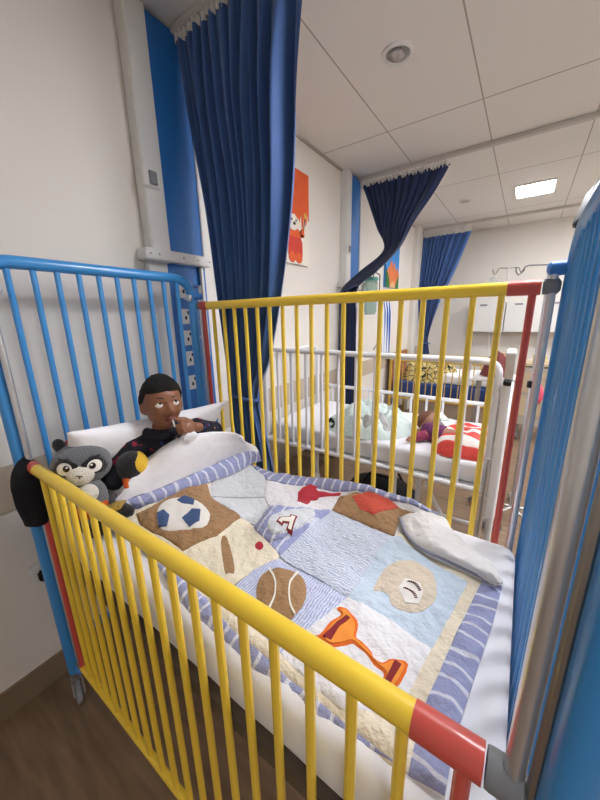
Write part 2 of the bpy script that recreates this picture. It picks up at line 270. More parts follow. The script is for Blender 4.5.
# floor: brown vinyl planks
def floor_mat():
    m = bpy.data.materials.new('brown_vinyl_floor'); m.use_nodes = True; nt = m.node_tree; b = nt.nodes['Principled BSDF']
    tc = nt.nodes.new('ShaderNodeTexCoord'); mp = nt.nodes.new('ShaderNodeMapping'); mp.inputs['Scale'].default_value = (1.2, 9, 1)
    nt.links.new(tc.outputs['Object'], mp.inputs['Vector'])
    n = nt.nodes.new('ShaderNodeTexNoise'); n.inputs['Scale'].default_value = 3.5; n.inputs['Detail'].default_value = 6
    nt.links.new(mp.outputs['Vector'], n.inputs['Vector'])
    r = nt.nodes.new('ShaderNodeValToRGB'); e = r.color_ramp.elements
    e[0].position = .3; e[0].color = lin((112, 90, 70)); e[1].position = .72; e[1].color = lin((142, 117, 93))
    nt.links.new(n.outputs['Fac'], r.inputs['Fac']); nt.links.new(r.outputs['Color'], b.inputs['Base Color'])
    b.inputs['Roughness'].default_value = .42
    return m
# ceiling: tiles with dark joints on a 0.543 x 1.2 m grid
def ceil_mat():
    m = bpy.data.materials.new('ceiling_tiles'); m.use_nodes = True; nt = m.node_tree; b = nt.nodes['Principled BSDF']
    b.inputs['Roughness'].default_value = .85
    tc = nt.nodes.new('ShaderNodeTexCoord'); sp = nt.nodes.new('ShaderNodeSeparateXYZ'); nt.links.new(tc.outputs['Object'], sp.inputs[0])
    def line(out, period, off, w):
        a = nt.nodes.new('ShaderNodeMath'); a.operation = 'ADD'; a.inputs[1].default_value = -off+period*20+w/2
        nt.links.new(out, a.inputs[0])
        q = nt.nodes.new('ShaderNodeMath'); q.operation = 'MODULO'; q.inputs[1].default_value = period; nt.links.new(a.outputs[0], q.inputs[0])
        l = nt.nodes.new('ShaderNodeMath'); l.operation = 'LESS_THAN'; l.inputs[1].default_value = w; nt.links.new(q.outputs[0], l.inputs[0])
        return l
    l1 = line(sp.outputs['X'], .543, .294, .007); l2 = line(sp.outputs['Y'], 1.2, 2.068, .009)
    mx = nt.nodes.new('ShaderNodeMath'); mx.operation = 'MAXIMUM'; nt.links.new(l1.outputs[0], mx.inputs[0]); nt.links.new(l2.outputs[0], mx.inputs[1])
    c = nt.nodes.new('ShaderNodeMix'); c.data_type = 'RGBA'; c.inputs[6].default_value = lin((232, 229, 224)); c.inputs[7].default_value = lin((172, 165, 158))
    nt.links.new(mx.outputs[0], c.inputs[0]); nt.links.new(c.outputs[2], b.inputs['Base Color'])
    return m
track_m = mat('track_grey', (196, 191, 184), .5)
floor_m = floor_mat(); ceil_m = ceil_mat()

# ------------------------------------------------------------------ the room
XW, ZC, YF = -.1975, 2.537, 5.27
tag(MB().box((1.75, 1.6, -.05), (4.1, 7.6, .1)).build('floor', floor_m, smooth=0), kind='structure')
tag(MB().box((1.75, 1.6, ZC+.05), (4.1, 7.6, .1)).build('ceiling', ceil_m, smooth=0), kind='structure')
tag(MB().box((XW-.05, 1.6, ZC/2), (.1, 7.6, ZC)).build('wall_left', wall_m, smooth=0), kind='structure')
tag(MB().box((1.8, YF+.05, ZC/2), (3.9, .1, ZC)).build('wall_back', wall_m, smooth=0), kind='structure')
tag(MB().box((3.75, 1.6, ZC/2), (.1, 7.6, ZC)).build('wall_right', wall_m, smooth=0), kind='structure')
tag(MB().box((XW+.004, 1.6, .842), (.008, 7.3, .16)).build('trim_1', band_m, smooth=0), kind='structure')
tag(MB().box((XW+.006, 1.6, .052), (.012, 7.3, .104)).build('baseboard_left', skirt_m, smooth=0), kind='structure')
tag(MB().box((1.75, -2.25, ZC/2), (4.1, .1, ZC)).build('wall_front', wall_m, smooth=0), kind='structure')
tag(MB().box((1.78, YF-.006, .052), (3.8, .012, .104)).build('baseboard_back', skirt_m, smooth=0), kind='structure')
tag(MB().box((XW+.006, 1.6, ZC-.008), (.012, 7.3, .016)).build('trim_2', ceilline_m, smooth=0), kind='structure')
tag(MB().box((XW+.03, 4.58, ZC/2), (.06, .2, ZC)).build('trim_3', wall_m, smooth=0), kind='structure')

# ------------------------------------------------------------------ bed-head trunking panels
def trunking(dy, label, lower=True):
    t = thing('wall_service_panel', label, 'wall panel', (XW, .7+dy, 1.0), 'wall service panels')
    MB().box((XW+.03, .622+dy, 2.08), (.06, .088, .9), bev=.004).build('upright_casing', panel_white, t)
    MB().box((XW+.026, .755+dy, 2.09), (.05, .18, .86)).build('blue_panel', panel_blue, t)
    MB().box((XW+.03, .858+dy, 2.08), (.06, .026, .9), bev=.003).build('edge_strip', panel_white, t)
    MB().box((XW+.036, .71+dy, 1.655), (.072, .34, .045), bev=.004).build('sill', panel_white, t)
    mb = MB()
    for yy in (.56, .60, .72, .8, .866):
        mb.lathe([(.0, .003), (.004, .002), (.005, 0)], (XW+.072, yy+dy, 1.655), (1, 0, 0), 8)
    mb.build('screw', steel, t)
    s = MB().box((XW+.065, .605+dy, 1.94), (.014, .07, .07), bev=.004).build('switch_plate', white_pl, t)
    MB().box((XW+.074, .61+dy, 1.94), (.008, .036, .05), bev=.003).build('switch', grey_pl, s)
    if lower:
        MB().box((XW+.016, .615+dy, .86), (.032, .09, 1.55), bev=.003).build('lower_casing', panel_white, t)
        MB().box((XW+.014, .765+dy, .86), (.028, .21, 1.55)).build('lower_blue_panel', panel_blue, t)
        for z in (1.52, 1.40, 1.30, 1.2, 1.08):
            p = MB().box((XW+.034, .735+dy, z), (.014, .078, .07), bev=.004).build('socket_outlet', white_pl, t)
            m = MB()
            for q in (-.014, .014): m.box((XW+.042, .735+dy+q, z-.006), (.004, .008, .016))
            m.box((XW+.042, .735+dy, z+.018), (.004, .008, .014)); m.build('socket_hole', black_pl, p)
        for z in (1.54, 1.3):
            MB().tube([(XW+.028, .80+dy, z), (XW+.06, .80+dy, z), (XW+.06, .80+dy, z-.07)], .008, 8).build('gas_outlet', chrome, t)
        MB().box((XW+.04, .835+dy, 1.45), (.02, .02, .5), bev=.004).build('rail', steel, t)
    return t
trunking(0, 'white and blue wall service panel with light switch, directly behind the blue headboard')
trunking(1.79, 'white and blue wall service panel beside the orange bear picture, behind the white cot')

# ------------------------------------------------------------------ curtains
def curtain(name, label, rows, pleats, m, top_row, tie=None, amp2=.25, nv=90, nu=240, seed=1):
    t = thing(name, label, 'curtain', (rows[-1][0], rows[-1][1], rows[-1][2]))
    ph = [random.Random(seed+i).uniform(-.5, .5) for i in range(40)]
    def fn(u, v):
        cx, cy, cz, wx, wy, am = spline(rows, v)
        w = Vector((wx, wy, 0)); nrm = Vector((-wy, wx, 0)); nrm = nrm.normalized() if nrm.length > 1e-6 else Vector((0, 1, 0))
        x = pleats*(1-(1-u)**1.45); k = int(x) % 40
        a = 2*PI*(x+.12*math.sin(3*v+k)+.05*math.sin(9*v+ph[k]*8))
        wv = math.sin(a)+amp2*math.sin(2*a+ph[k]*3)+.25*math.sin(a*.43+4*v+ph[k])
        wob = .012*math.sin(v*7+u*6)
        return Vector((cx, cy, cz))+w*(u-.5+.010*math.sin(a*1.0+1.3))+nrm*(am*wv*(.8+ph[k]*.5)+wob*am*10)
    MB().grid(fn, nu, nv).build('curtain_cloth', m, t, smooth=180, recalc=False)
    # gathered header tape
    x0, x1, y, z, h = top_row
    def tp(u, v):
        a = u*2*PI*pleats*2.3
        return Vector((x0+(x1-x0)*u, y+.012*math.sin(a)-.004, z+h*v+.004*math.sin(a*1.3)))
    MB().grid(tp, 260, 2).build('header_tape', tape_m, t, smooth=180, recalc=False)
    n = 15
    for i in range(n):
        xx = x0+(x1-x0)*(i+.5)/n
        MB().tube([(xx, y, z+h-.004), (xx, y, ZC-.026)], .003, 6).build('hook', white_pl, t)
    if tie:
        (a, b, c, rx, ry, rz, ang) = tie
        pts = []
        for i in range(25):
            q = 2*PI*i/24; pts.append(Vector((a, b, c))+Matrix.Rotation(ang, 3, 'Y') @ Vector((rx*math.cos(q), ry*math.sin(q), 0)))
        MB().tube(pts, rz, 10, caps=False).build('tieback', m, t)
    return t
# (centre x, y, z, width x, width y, pleat depth) from the hem up to the track
curtain('privacy_curtain', 'long blue privacy curtain gathered and tied beside the blue headboard', [
    (.175, .80, .30, .24, .0, .022), (.168, .80, .60, .22, .0, .024), (.145, .80, .80, .205, .0, .024), (.12, .80, 1.03, .17, .0, .030), (.155, .80, 1.22, .27, .0, .030),
    (.182, .80, 1.5, .375, .0, .032), (.205, .80, 1.85, .46, .0, .050), (.185, .80, 2.2, .57, .0, .044), (.18, .80, 2.492, .66, .0, .014)],
    10.5, curt_m, (-.15, .51, .80, 2.478, .028), (.12, .80, 1.03, .092, .044, .009, .15), seed=3, amp2=.45)
curtain('privacy_curtain', 'navy curtain swept back and tied at the wall, above the white cot', [
    (-.085, 2.30, .35, .12, .10, .018), (-.085, 2.30, .9, .12, .10, .018), (-.082, 2.30, 1.35, .11, .09, .018), (-.075, 2.30, 1.60, .10, .08, .022), (.04, 2.40, 1.74, .14, .05, .026), (.165, 2.60, 1.93, .12, .02, .03),
    (.175, 2.62, 2.12, .31, .0, .026), (.205, 2.62, 2.3, .52, .0, .024), (.22, 2.62, 2.47, .70, .0, .014)],
    11, curt2_m, (-.13, .57, 2.62, 2.455, .035), (-.072, 2.315, 1.6, .075, .07, .01, -.5), seed=9)
curtain('privacy_curtain', 'farthest blue curtain hanging in a narrow cone near the back wall', [
    (.05, 4.71, .35, .22, .0, .03), (.0, 4.71, .9, .12, .0, .035), (-.02, 4.71, 1.1, .13, .0, .035), (.005, 4.71, 1.55, .30, .0, .03), (.09, 4.71, 2.0, .47, .0, .026), (.16, 4.71, 2.42, .60, .0, .016)],
    10, curt_m, (-.14, .46, 4.71, 2.415, .06), (-.01, 4.71, .98, .07, .05, .01, 0), seed=17)
for yy, lab in ((.80, 'pale grey ceiling curtain track above the nearest blue curtain'), (2.62, 'pale grey ceiling curtain track carrying the swept back navy curtain'), (4.71, 'pale grey ceiling curtain track in front of the back wall')):
    x1 = .9 if yy < 1 else 3.6
    tr = MB().box(((x1+XW)/2, yy, ZC-.014), (x1-XW-.02, .040, .026), bev=.003)
    o = tag(tr.build('curtain_track', track_m, loc=(.5, yy, ZC)), lab, 'curtain track', 'ceiling curtain tracks')

# ------------------------------------------------------------------ cot pieces
def castor(x, y, parent, big=1.0, ang=.6):
    r = .032*big
    c = Matrix.Rotation(ang, 3, 'Z')
    def P(a, b, z): return Vector((x, y, 0))+c @ Vector((a, b, z))
    mb = MB().tube([P(0, 0, .12), P(0, 0, .085)], .014, 10)
    for s in (-1, 1):
        mb.prism([(-.012, .09), (.012, .09), (.034, .03), (.018, .024)], -.0025, .0025,
                 Matrix.Translation(P(0, .016*s, 0)) @ c.to_4x4() @ Matrix.Rotation(PI/2, 4, 'X'))
    mb.box(P(0, 0, .088), (.028, .036, .006), rot=(0, 0, ang))
    o = mb.build('castor', steel, parent)
    MB().lathe([(0, -.011), (r*.75, -.011), (r, -.007), (r, .007), (r*.75, .011), (0, .011)], P(.024, 0, r+.001), c @ Vector((0, 1, 0)), 20).build('wheel', grey_pl, o)
    return o
def end_board(name, X, y0, y1, top, m, parent, bars, rt, rb, low, bot=.12, cr=.09, label=None):
    pts = fillet([(X, y0, bot), (X, y0, top), (X, y1, top), (X, y1, bot)], cr, 8)
    mb = MB().tube(pts, rt, 16).tube([(X, y0, low), (X, y1, low)], rt*.8, 12)
    o = mb.build(name, m, parent, label=label)
    for yb in bars:
        d = max(0, cr-min(yb-y0, y1-yb)); zt = top-(cr-math.sqrt(max(0, cr*cr-d*d)))*.8
        MB().tube([(X, yb, low), (X, yb, zt-rt*.5)], rb, 10).build('bar', m, o)
    return o

# ------------------------------------------------------------------ main cot
W = .7023; SP = .0626
cot = thing('hospital_cot', 'blue and yellow metal cot with the boy in it, near side lowered', 'cot', (.6, .35, 0))
XH, XFT = -.05, 1.262
HB = [.057+j*.0616 for j in range(10)]
end_board('headboard', XH, -.014, .682, 1.5588-.004, blue_m, cot, HB, .019, .0085, .56)
end_board('footboard', XFT, -.014, .705, 1.556, blue_m, cot, [.05+j*.0606 for j in range(11)], .0185, .0095, .56, cr=.14)
def side_rail(Y, top, bot, label, outer):
    r = .0168
    o = MB().tube([(.03, Y, top), (19*SP-.052, Y, top)], r, 16).build('side_rail', yel_m, cot, label=label)
    MB().tube([(.0, Y, bot), (19*SP, Y, bot)], .0115, 12).build('bottom_tube', yel_m, o)
    for i in range(1, 19):
        x = i*SP
        MB().tube([(x, Y, bot), (x, Y, top-r*.6)], .0078, 10).build('bar', yel_m, o)
    for x in (0, 19*SP):
        MB().tube([(x, Y, bot-.012), (x, Y, top-r*.6)], .0088, 10).build('red_end_bar', red_m, o)
    MB().tube([(-.012, Y, top), (.03, Y, top)], r+.0012, 16).build('red_sleeve', red_m, o)
    MB().tube([(19*SP-.052, Y, top), (1.2045, Y, top)], r+.0012, 16).build('red_sleeve', red_m, o)
    for a, b in ((1.207, 1.241), (-.034, -.014)):
        MB().tube([(a, Y, top), (a+.004, Y, top), (b-.005, Y, top), (b, Y, top)], [r, r+.0008, r+.0008, r*.6], 16).build('grey_end_cap', grey_pl, o)
        MB().tube([(a, Y, bot), (b, Y, bot)], .013, 12).build('grey_end_cap', grey_pl, o)
    return o
side_rail(0, .9576, .155, 'lowered yellow side rail with red ends', -1)
side_rail(W, 1.4437, .655, 'raised yellow side rail with red ends', 1)
for x, y in ((1.228, 0), (1.226, W), (-.024, 0), (-.024, W)):
    zt = 1.485
    o = MB().tube([(x, y, .14), (x, y, zt)], .0088, 12).build('slide_rod', chrome, cot)
    xe = XFT if x > 0 else XH; ye = (y if y == 0 else (.705 if x > 0 else .682)) + (-.014 if y == 0 else 0)
    for z in (1.483, .13):
        q = Vector((x, y, z)); e = Vector((xe, ye, z)); d = (e-q)
        MB().tube([q-d*.45, q-d*.3, q, e, e+d*.1], [.007, .0145, .016, .016, .013], 14).build('corner_bracket', navycap_m, o)
# twin chrome channel beside the foot-end rods, latch knobs
for y in (-.006,):
    MB().tube([(1.2425, y, .16), (1.2425, y, 1.46)], .0055, 10).build('guide_rod', steel, cot)
for y, s in ((.645, 1), (.02, 1)):
    mb = MB().ell((XH+.03, y, 1.475), (.016, .012, .016), n=14, m=8).tube([(XH, y, 1.475), (XH+.03, y, 1.475)], .006, 10)
    mb.build('latch_knob', chrome, cot)
mb = MB()
for y in (.03, .665): mb.box((.605, y, .615), (1.27, .03, .035))
for x in (.0, .4, .8, 1.2): mb.box((x, .35, .612), (.03, .62, .025))
mb.build('mattress_base', mat('dark_brown_frame', (92, 80, 70), .5), cot)
mb = MB()
for y in (-.012, .69): mb.tube([(XH, y, .2), (XH, y+(.03 if y < 0 else -.03), .2)], .01, 8)
mb.tube([(XH, .34, .25), (XFT, .34, .25)], .016, 10).tube([(XH, 0, .25), (XH, .67, .25)], .014, 10).tube([(XFT, 0, .25), (XFT, .69, .25)], .014, 10)
mb.build('under_frame', blue_m, cot)
for x, ys in ((XH, (-.014, .682)), (XFT, (-.014, .705))):
    for y in ys: castor(x, y, cot, 1.3, ang=-.3)

# ------------------------------------------------------------------ mattress and bedding
def pillow_box(x0, x1, y0, y1, z0, z1, nx=60, ny=36, r=.035, dents=.004):
    """soft mattress: top, sides and bottom as one rounded block"""
    bm = bmesh.new(); bmesh.ops.create_cube(bm, size=1)
    for v in bm.verts: v.co = Vector(((x0+x1)/2+v.co.x*(x1-x0), (y0+y1)/2+v.co.y*(y1-y0), (z0+z1)/2+v.co.z*(z1-z0)))
    bmesh.ops.bevel(bm, geom=bm.edges[:], offset=r, segments=5, affect='EDGES', profile=.5)
    for _ in range(6):
        es = [e for e in bm.edges if e.calc_length() > .06]
        if not es: break
        bmesh.ops.subdivide_edges(bm, edges=es, cuts=1, use_grid_fill=True)
    for v in bm.verts:
        n = noise.noise(v.co*9)
        v.co.z += dents*n; v.co.y += (.35*dents)*noise.noise(v.co*14+Vector((3, 1, 7)))
    bm.verts.index_update()
    mb = MB(); mb.add([v.co[:] for v in bm.verts], [[v.index for v in f.verts] for f in bm.faces]); bm.free()
    return mb
mt = pillow_box(.0, 1.243, .026, .688, .632, .760, r=.034).build('mattress', matt_m, loc=(.6, .35, .632), smooth=60)
tag(mt, 'white sheeted mattress of the blue and yellow cot under the sports quilt', 'mattress')

QO = (.7, .35, .772)
def rounded(poly, n=4):
    P = [tuple(q) for q in poly]; out = []
    m = len(P)
    for i in range(m):
        p = [P[(i+k) % m] for k in (-1, 0, 1, 2)]
        for k in range(n):
            f = k/n; out.append([.5*(2*b+(c-a)*f+(2*a-5*b+4*c-d)*f*f+(3*b-a-3*c+d)*f**3) for a, b, c, d in zip(*p)])
    return out
for k_ in ('football', 'mitt', 'basketball', 'crest', 'cup', 'cup_in', 'seam_l', 'seam_r', 'bat', 'glove_lump', 'lump_patch'): PG[k_] = rounded(PG[k_], 3)
def pucker(x, y): return .0035*noise.noise(Vector((x*19, y*19, .3)))+.0026*noise.noise(Vector((x*52, y*52, 4.1)))
def surf(poly, off, skirt=.004, mx=.022, puff=0):
    """polygon in the XY plane draped over the quilt surface, lifted by off, with a turned-down edge"""
    bm = bmesh.new()
    vs = [bm.verts.new((x, y, 0)) for x, y in poly]
    for i in range(len(vs)): pass
    f = bm.faces.new(vs); bmesh.ops.triangulate(bm, faces=[f])
    for _ in range(7):
        es = [e for e in bm.edges if e.calc_length() > mx]
        if not es: break
        bmesh.ops.subdivide_edges(bm, edges=es, cuts=1)
        bmesh.ops.triangulate(bm, faces=[q for q in bm.faces if len(q.verts) > 4])
        bmesh.ops.beautify_fill(bm, faces=[q for q in bm.faces if len(q.verts) == 3], edges=[e for e in bm.edges if not e.is_boundary])
    bm.normal_update()
    E = [e for e in bm.edges if e.is_boundary]; BV = {v for e in E for v in e.verts}
    def dist(v):
        best = 9
        n = len(poly)
        for i in range(n): best = min(best, seg_d(v.co.x, v.co.y, poly[i], poly[(i+1) % n]))
        return best
    for v in bm.verts:
        d = 0 if v in BV else dist(v)
        v.co.z = H(v.co.x, v.co.y)+pucker(v.co.x, v.co.y)+off+(puff*(1-math.exp(-d/.012)) if puff else 0)
    r = bmesh.ops.extrude_edge_only(bm, edges=E)
    for g in r['geom']:
        if isinstance(g, bmesh.types.BMVert): g.co.z -= off+skirt
    bm.verts.index_update()
    mb = MB(); mb.add([v.co[:] for v in bm.verts], [[v.index for v in q.verts] for q in bm.faces]); bm.free()
    return mb
quilt = surf(PG['outline'], -.003, skirt=.014, mx=.012).build('quilt', quiltback_m, loc=QO, smooth=60)
tag(quilt, 'patchwork quilt with sports patches and blue striped border on the cot mattress', 'quilt')
def patch(key, name, m, off, puff=0, label=None, mx=.011, skirt=.003, parent=None):
    return surf(PG[key], off, skirt, mx, puff).build(name, m, parent or quilt, smooth=60, label=label)
# panels
patch('near_cream', 'panel', cream_m, .0022, .002, 'cream inner strip along the near edge')
patch('cream_left', 'panel', cream_m, .0022, .003, 'cream panel around the brown football panel')
patch('grey_upper', 'panel', mesh_m, .0026, .003, 'grey blue woven panel below the white sheet')
patch('grey_lower', 'panel', mesh_m, .0028, .004, 'grey blue woven panel beside the brown panel')
patch('cream_bat', 'panel', cream_m, .003, .003, 'cream panel with the brown bat')
patch('white_panel', 'panel', whitepatch_m, .0026, .003, 'white panel with the red glove')
patch('centre_panel', 'panel', fine_m, .0026, .003, 'pale blue finely striped centre panel')
patch('basket_panel', 'panel', fine2_m, .0028, .003, 'violet blue striped panel with the basketball')
patch('light_panel', 'panel', ltblue_m, .0028, .003, 'light blue panel with the baseball mitt')
patch('trophy_panel', 'panel', whitepatch_m, .0028, .003, 'white panel with the orange trophy')
patch('brown_panel', 'panel', brown_m, .0042, .006, 'brown panel with the soccer ball')
patch('flap_cream', 'panel', cream_m, .0032, .002, 'cream strip beside the folded corner')
patch('foot_cream', 'panel', cream_m, .003, .003, 'cream inner strip at the foot')
patch('stripe_strip', 'panel', border2_m, .0042, .002, 'small blue striped strip by the numeral')
# borders
patch('near_border', 'striped_border', border2_m, .0038, .006, 'blue striped border along the near edge')
patch('foot_border', 'striped_border', border_m, .0038, .006, 'blue striped border at the foot')
patch('far_border', 'striped_border', border2_m, .0038, .008, 'blue striped border along the raised rail')
# applique
fb = patch('football', 'applique', ball_m, .009, .007, 'white soccer ball with dark blue pentagons')
for k in ('pent_top', 'pent_left', 'pent_mid'): patch(k, 'pentagon', navyp_m, .0172, .0006, parent=fb)
patch('bat', 'applique', brown_m, .006, .003, 'brown baseball bat')
patch('crest', 'applique', crim_m, .006, .003, 'small red round crest')
lump = patch('glove_lump', 'applique', border2_m, .006, .01, 'raised blue striped patch around the numeral')
lp = patch('lump_patch', 'patch', mesh_m, .0172, .002, parent=lump)
nm = patch('numeral', 'applique', maroon_m, .0205, .001, 'dark red outlined numeral 1')
patch('numeral_in', 'numeral_fill', thread_w, .0222, .0005, parent=nm)
patch('red_glove', 'applique', crim_m, .007, .003, 'red tool-shaped sports patch')
bfp = patch('brown_football', 'applique', brown_m, .006, .008, 'brown patch with red centre')
patch('red_patch', 'red_centre', redpatch_m, .0148, .002, parent=bfp)
mi = patch('mitt', 'applique', mitt_m, .007, .005, 'beige baseball mitt')
bl = patch('ball', 'ball', ball_m, .0128, .002, parent=mi)
def stitches(poly, n, parent, m, off, r=.0011, l=.005, bow=.006):
    a, b = Vector(poly[0]), Vector(poly[1]); d = (b-a).normalized(); p = Vector((-d.y, d.x)); mb = MB()
    for i in range(n):
        t = (i+.5)/n; c = a+(b-a)*t+p*bow*math.sin(PI*t)
        q0, q1 = c-p*l*.6-d*l*.3, c+p*l*.6+d*l*.3
        mb.tube([(q0.x, q0.y, H(q0.x, q0.y)+pucker(q0.x, q0.y)+off), (q1.x, q1.y, H(q1.x, q1.y)+pucker(q1.x, q1.y)+off)], r, 5)
    mb.build('stitching', m, parent)
B = PG['ball']; c = [sum(p[i] for p in B)/len(B) for i in (0, 1)]
def bp(i, s): return (c[0]+(B[i][0]-c[0])*s, c[1]+(B[i][1]-c[1])*s)
stitches([bp(1, .65), bp(3, .72)], 9, mi, thread_d, .0155)
stitches([bp(0, .6), bp(4, .7)], 9, mi, thread_d, .0155)
bk = patch('basketball', 'applique', brown_m, .007, .006, 'brown basketball')
patch('seam_l', 'seam', thread_w, .0138, .0003, parent=bk, mx=.01); patch('seam_r', 'seam', thread_w, .0138, .0003, parent=bk, mx=.01)
cup = patch('cup', 'applique', dorange_m, .006, .003, 'orange trophy with dark red bands', mx=.01)
patch('cup_in', 'trophy_fill', orange_m, .0095, .0015, parent=cup, mx=.01)
patch('cup_band', 'band', maroon_m, .0118, .001, parent=cup, mx=.01); patch('base_band', 'band', maroon_m, .0118, .001, parent=cup, mx=.01)
# head-end border rising on to the sheet, and the folded-back corner
SH = PG['sheet']
def sheet_pt(rowa, rowb, u, v, lift=0):
    a = spline([tuple(p) for p in SH[rowa]], u); b = spline([tuple(p) for p in SH[rowb]], u)
    return Vector(a)*(1-v)+Vector(b)*v+Vector((0, 0, lift))
def hb(u, v):
    p = sheet_pt('low', 'up', u, v); q = math.sin(PI*v)
    return p+Vector((.006*q, -.008*q, .008*q+.002*math.sin(u*60)*q))
striped_head = striped('striped_border_cloth_head', (156, 162, 204), (216, 220, 236), 'Y', 9.0, .09, 4.0)
MB().grid(hb, 90, 10).build('striped_border', striped_head, quilt, smooth=180, recalc=False, label='blue striped border at the head, rising onto the sheet')
FL = PG['flap']
def flap(u, v):
    row = [spline([tuple(r[k]) for r in FL], u) for k in range(3)]
    vv = abs(2*v-1); q = v*2 if v < .5 else 2-v*2
    if v <= .5: p = Vector(spline(row, v*2)); z = .012*math.sin(PI*v*2)
    else: p = Vector(spline(row, 2-v*2)); z = -.016
    taper = .5+.5*min(1, (1-u)*4)
    pk = abs(noise.noise(p*26))*.010+.004*noise.noise(p*70)
    w = Vector((0, 0, z*taper*.8-(pk if v <= .5 else 0)+.004))
    return p+w
MB().grid(flap, 44, 40).build('folded_corner', quiltback_m, quilt, smooth=180, label='corner folded back showing the pale grey underside')
fp = [Vector(spline([tuple(r[0]) for r in FL], i/20))+Vector((0, 0, .002)) for i in range(21)]
MB().tube(fp, .004, 8).build('piping', mat('piping_grey_blue', (150, 152, 172), .9), quilt)
# white sheet over the boy's lap
def sheet(u, v):
    seq = ['up', 'mid', 'ridge']
    P = [Vector(spline([tuple(p) for p in SH[k]], u)) for k in seq]
    rg = P[2]; up = P[0]; h = max(0, rg.z-.80)
    P += [rg+Vector((-.075, .02, -.12*h*2)), Vector((min(rg.x-.11, .2), rg.y+.02, max(.79, rg.z-.75*h)))]
    p = Vector(spline([tuple(q) for q in P], v))
    p.y = min(p.y, .685)
    return p+Vector((.0, 0, .003*noise.noise(p*18)+.0015*noise.noise(p*45)))
ws = MB().grid(sheet, 80, 50).build('white_sheet', sheet_m, loc=(.25, .4, .8), smooth=180, recalc=False)
sd = ws.modifiers.new('thick', 'SOLIDIFY'); sd.thickness = .006; sd.offset = -1
tag(ws, 'white folded-back sheet heaped over the lap of the boy', 'sheet')

# pillow against the headboard
def pillow(c, rx, ry, rz, tilt, m, label, yaw=0):
    Rm = (Matrix.Rotation(yaw, 3, 'X') @ Matrix.Rotation(tilt, 3, 'Y'))
    def fn(u, v):
        a, b = 2*u-1, 2*v-1
        return a, b
    mb = MB(); n = 40
    for sgn in (1, -1):
        def g(u, v):
            a, b = 2*u-1, 2*v-1
            t = max(0, (1-abs(a)**2.6))**.55*max(0, (1-abs(b)**2.6))**.55
            k = 1-.06*(abs(a)*abs(b))**.5+.04*(abs(a)*abs(b))**3
            p = Vector((a*rx*(1-.17*(1-b*b)), b*ry*(1-.06*(1-a*a)), sgn*rz*t))
            p.z += sgn*t*.012*noise.noise(Vector((a*2, b*2, sgn*3)))
            return Vector(c)+Rm @ p
        mb.grid(g, n, n)
    o = mb.build('pillow', m, loc=c, smooth=180)
    bm = bmesh.new(); bm.from_mesh(o.data); bmesh.ops.remove_doubles(bm, verts=bm.verts, dist=.0005); bmesh.ops.recalc_face_normals(bm, faces=bm.faces); bm.to_mesh(o.data); bm.free()
    o.data.shade_smooth()
    return tag(o, label, 'pillow'), Rm
pl, PR = pillow((.055, .350, .925), .165, .305, .055, -.98, sheet_m, 'white pillow propped against the blue headboard behind the boy', yaw=-.07)
mk = MB()
for i in range(6):
    q = Vector((-.118, -.205+i*.011, .0285)); w = .004+.002*(i % 3)
    mk.box(Vector((.055, .350, .925))+PR @ q, (.010+.003*(i % 2), .006, .002), rot=(0, -.98+.25, 0))
mk.build('laundry_print', navyp_m, pl)

# ------------------------------------------------------------------ the boy
boy = thing('person', 'young boy in a dark patterned top sitting in the cot, hand at his mouth', 'person', (.3, .34, .77))
HC = Vector((.176, .340, 1.108))
F = Vector((.955, -.27, .08)).normalized(); U0 = Vector((-.06, .03, 1)); RT = F.cross(U0).normalized(); UP = RT.cross(F).normalized()
HM = Matrix((RT, F, UP)).transposed()       # local x right (boy's right), y forward, z up
def gs(a, b, c, d, ra, rb): return math.exp(-((a-c)/ra)**2-((b-d)/rb)**2)
def headfn(v):
    x, y, z = v
    if z < 0:
        k = min(1, -z/.09); x *= 1-.15*k**1.8; y *= 1-.10*k**2
        if y > 0: y *= 1+.06*k
        else: y *= 1-.22*k
    if y > 0:
        fr = min(1, y/.05)
        y -= .010*fr*(1-abs(x)/.075)*.6
        y += fr*(.019*gs(x, z, 0, -.020, .0105, .013)+.006*gs(x, z, 0, -.004, .007, .018)+.009*gs(abs(x), z, .0115, -.0255, .0062, .0065))
        y -= fr*.0085*gs(abs(x), z, .026, .002, .014, .010)
        y += fr*(.005*gs(abs(x), z, .036, -.030, .018, .018)+.0075*gs(x, z, 0, -.0435, .017, .0055)+.008*gs(x, z, 0, -.053, .015, .005)-.003*gs(x, z, 0, -.0482, .02, .002))
        y += fr*(.006*gs(x, z, 0, -.074, .016, .012)+.004*gs(x, z, 0, .035, .04, .02)+.003*gs(abs(x), z, .026, .016, .016, .006))
    return Vector((x, y, z))
body = MB()
body.ell(HC, (.0615, .075, .089), HM, 80, 60, fn=headfn)
for s in (-1, 1):
    body.ell(HC+HM @ Vector((s*.0625, -.008, -.012)), (.008, .014, .021), HM @ Matrix.Rotation(s*.35, 3, 'Z'), 16, 12)
NK = HC+HM @ Vector((0, -.02, -.07)); CH = Vector((.128, .34, .968)); PE = Vector((.085, .35, .825))
body.tube([NK+UP*.03, NK-UP*.01, CH+Vector((0, 0, .03)), CH], [.034, .033, .038, .05], 20)
body.tube([CH+Vector((-.012, 0, .02)), CH+Vector((-.012, 0, 0)), Vector((.105, .342, .91)), Vector((.095, .346, .87)), PE], [.045, .062, .064, .066, .066], 20)
body.tube([Vector((.115, .255, .97)), Vector((.115, .338, .99)), Vector((.113, .435, .975))], [.036, .04, .036], 16)
SHR, SHL = Vector((.115, .240, .968)), Vector((.112, .452, .975))
MO = HC+HM @ Vector((0, .077, -.05))
ELL, WRL = Vector((.185, .545, .945)), Vector((.264, .408, 1.014))
ELR, WRR = Vector((.115, .165, .875)), Vector((.15, .27, .83))
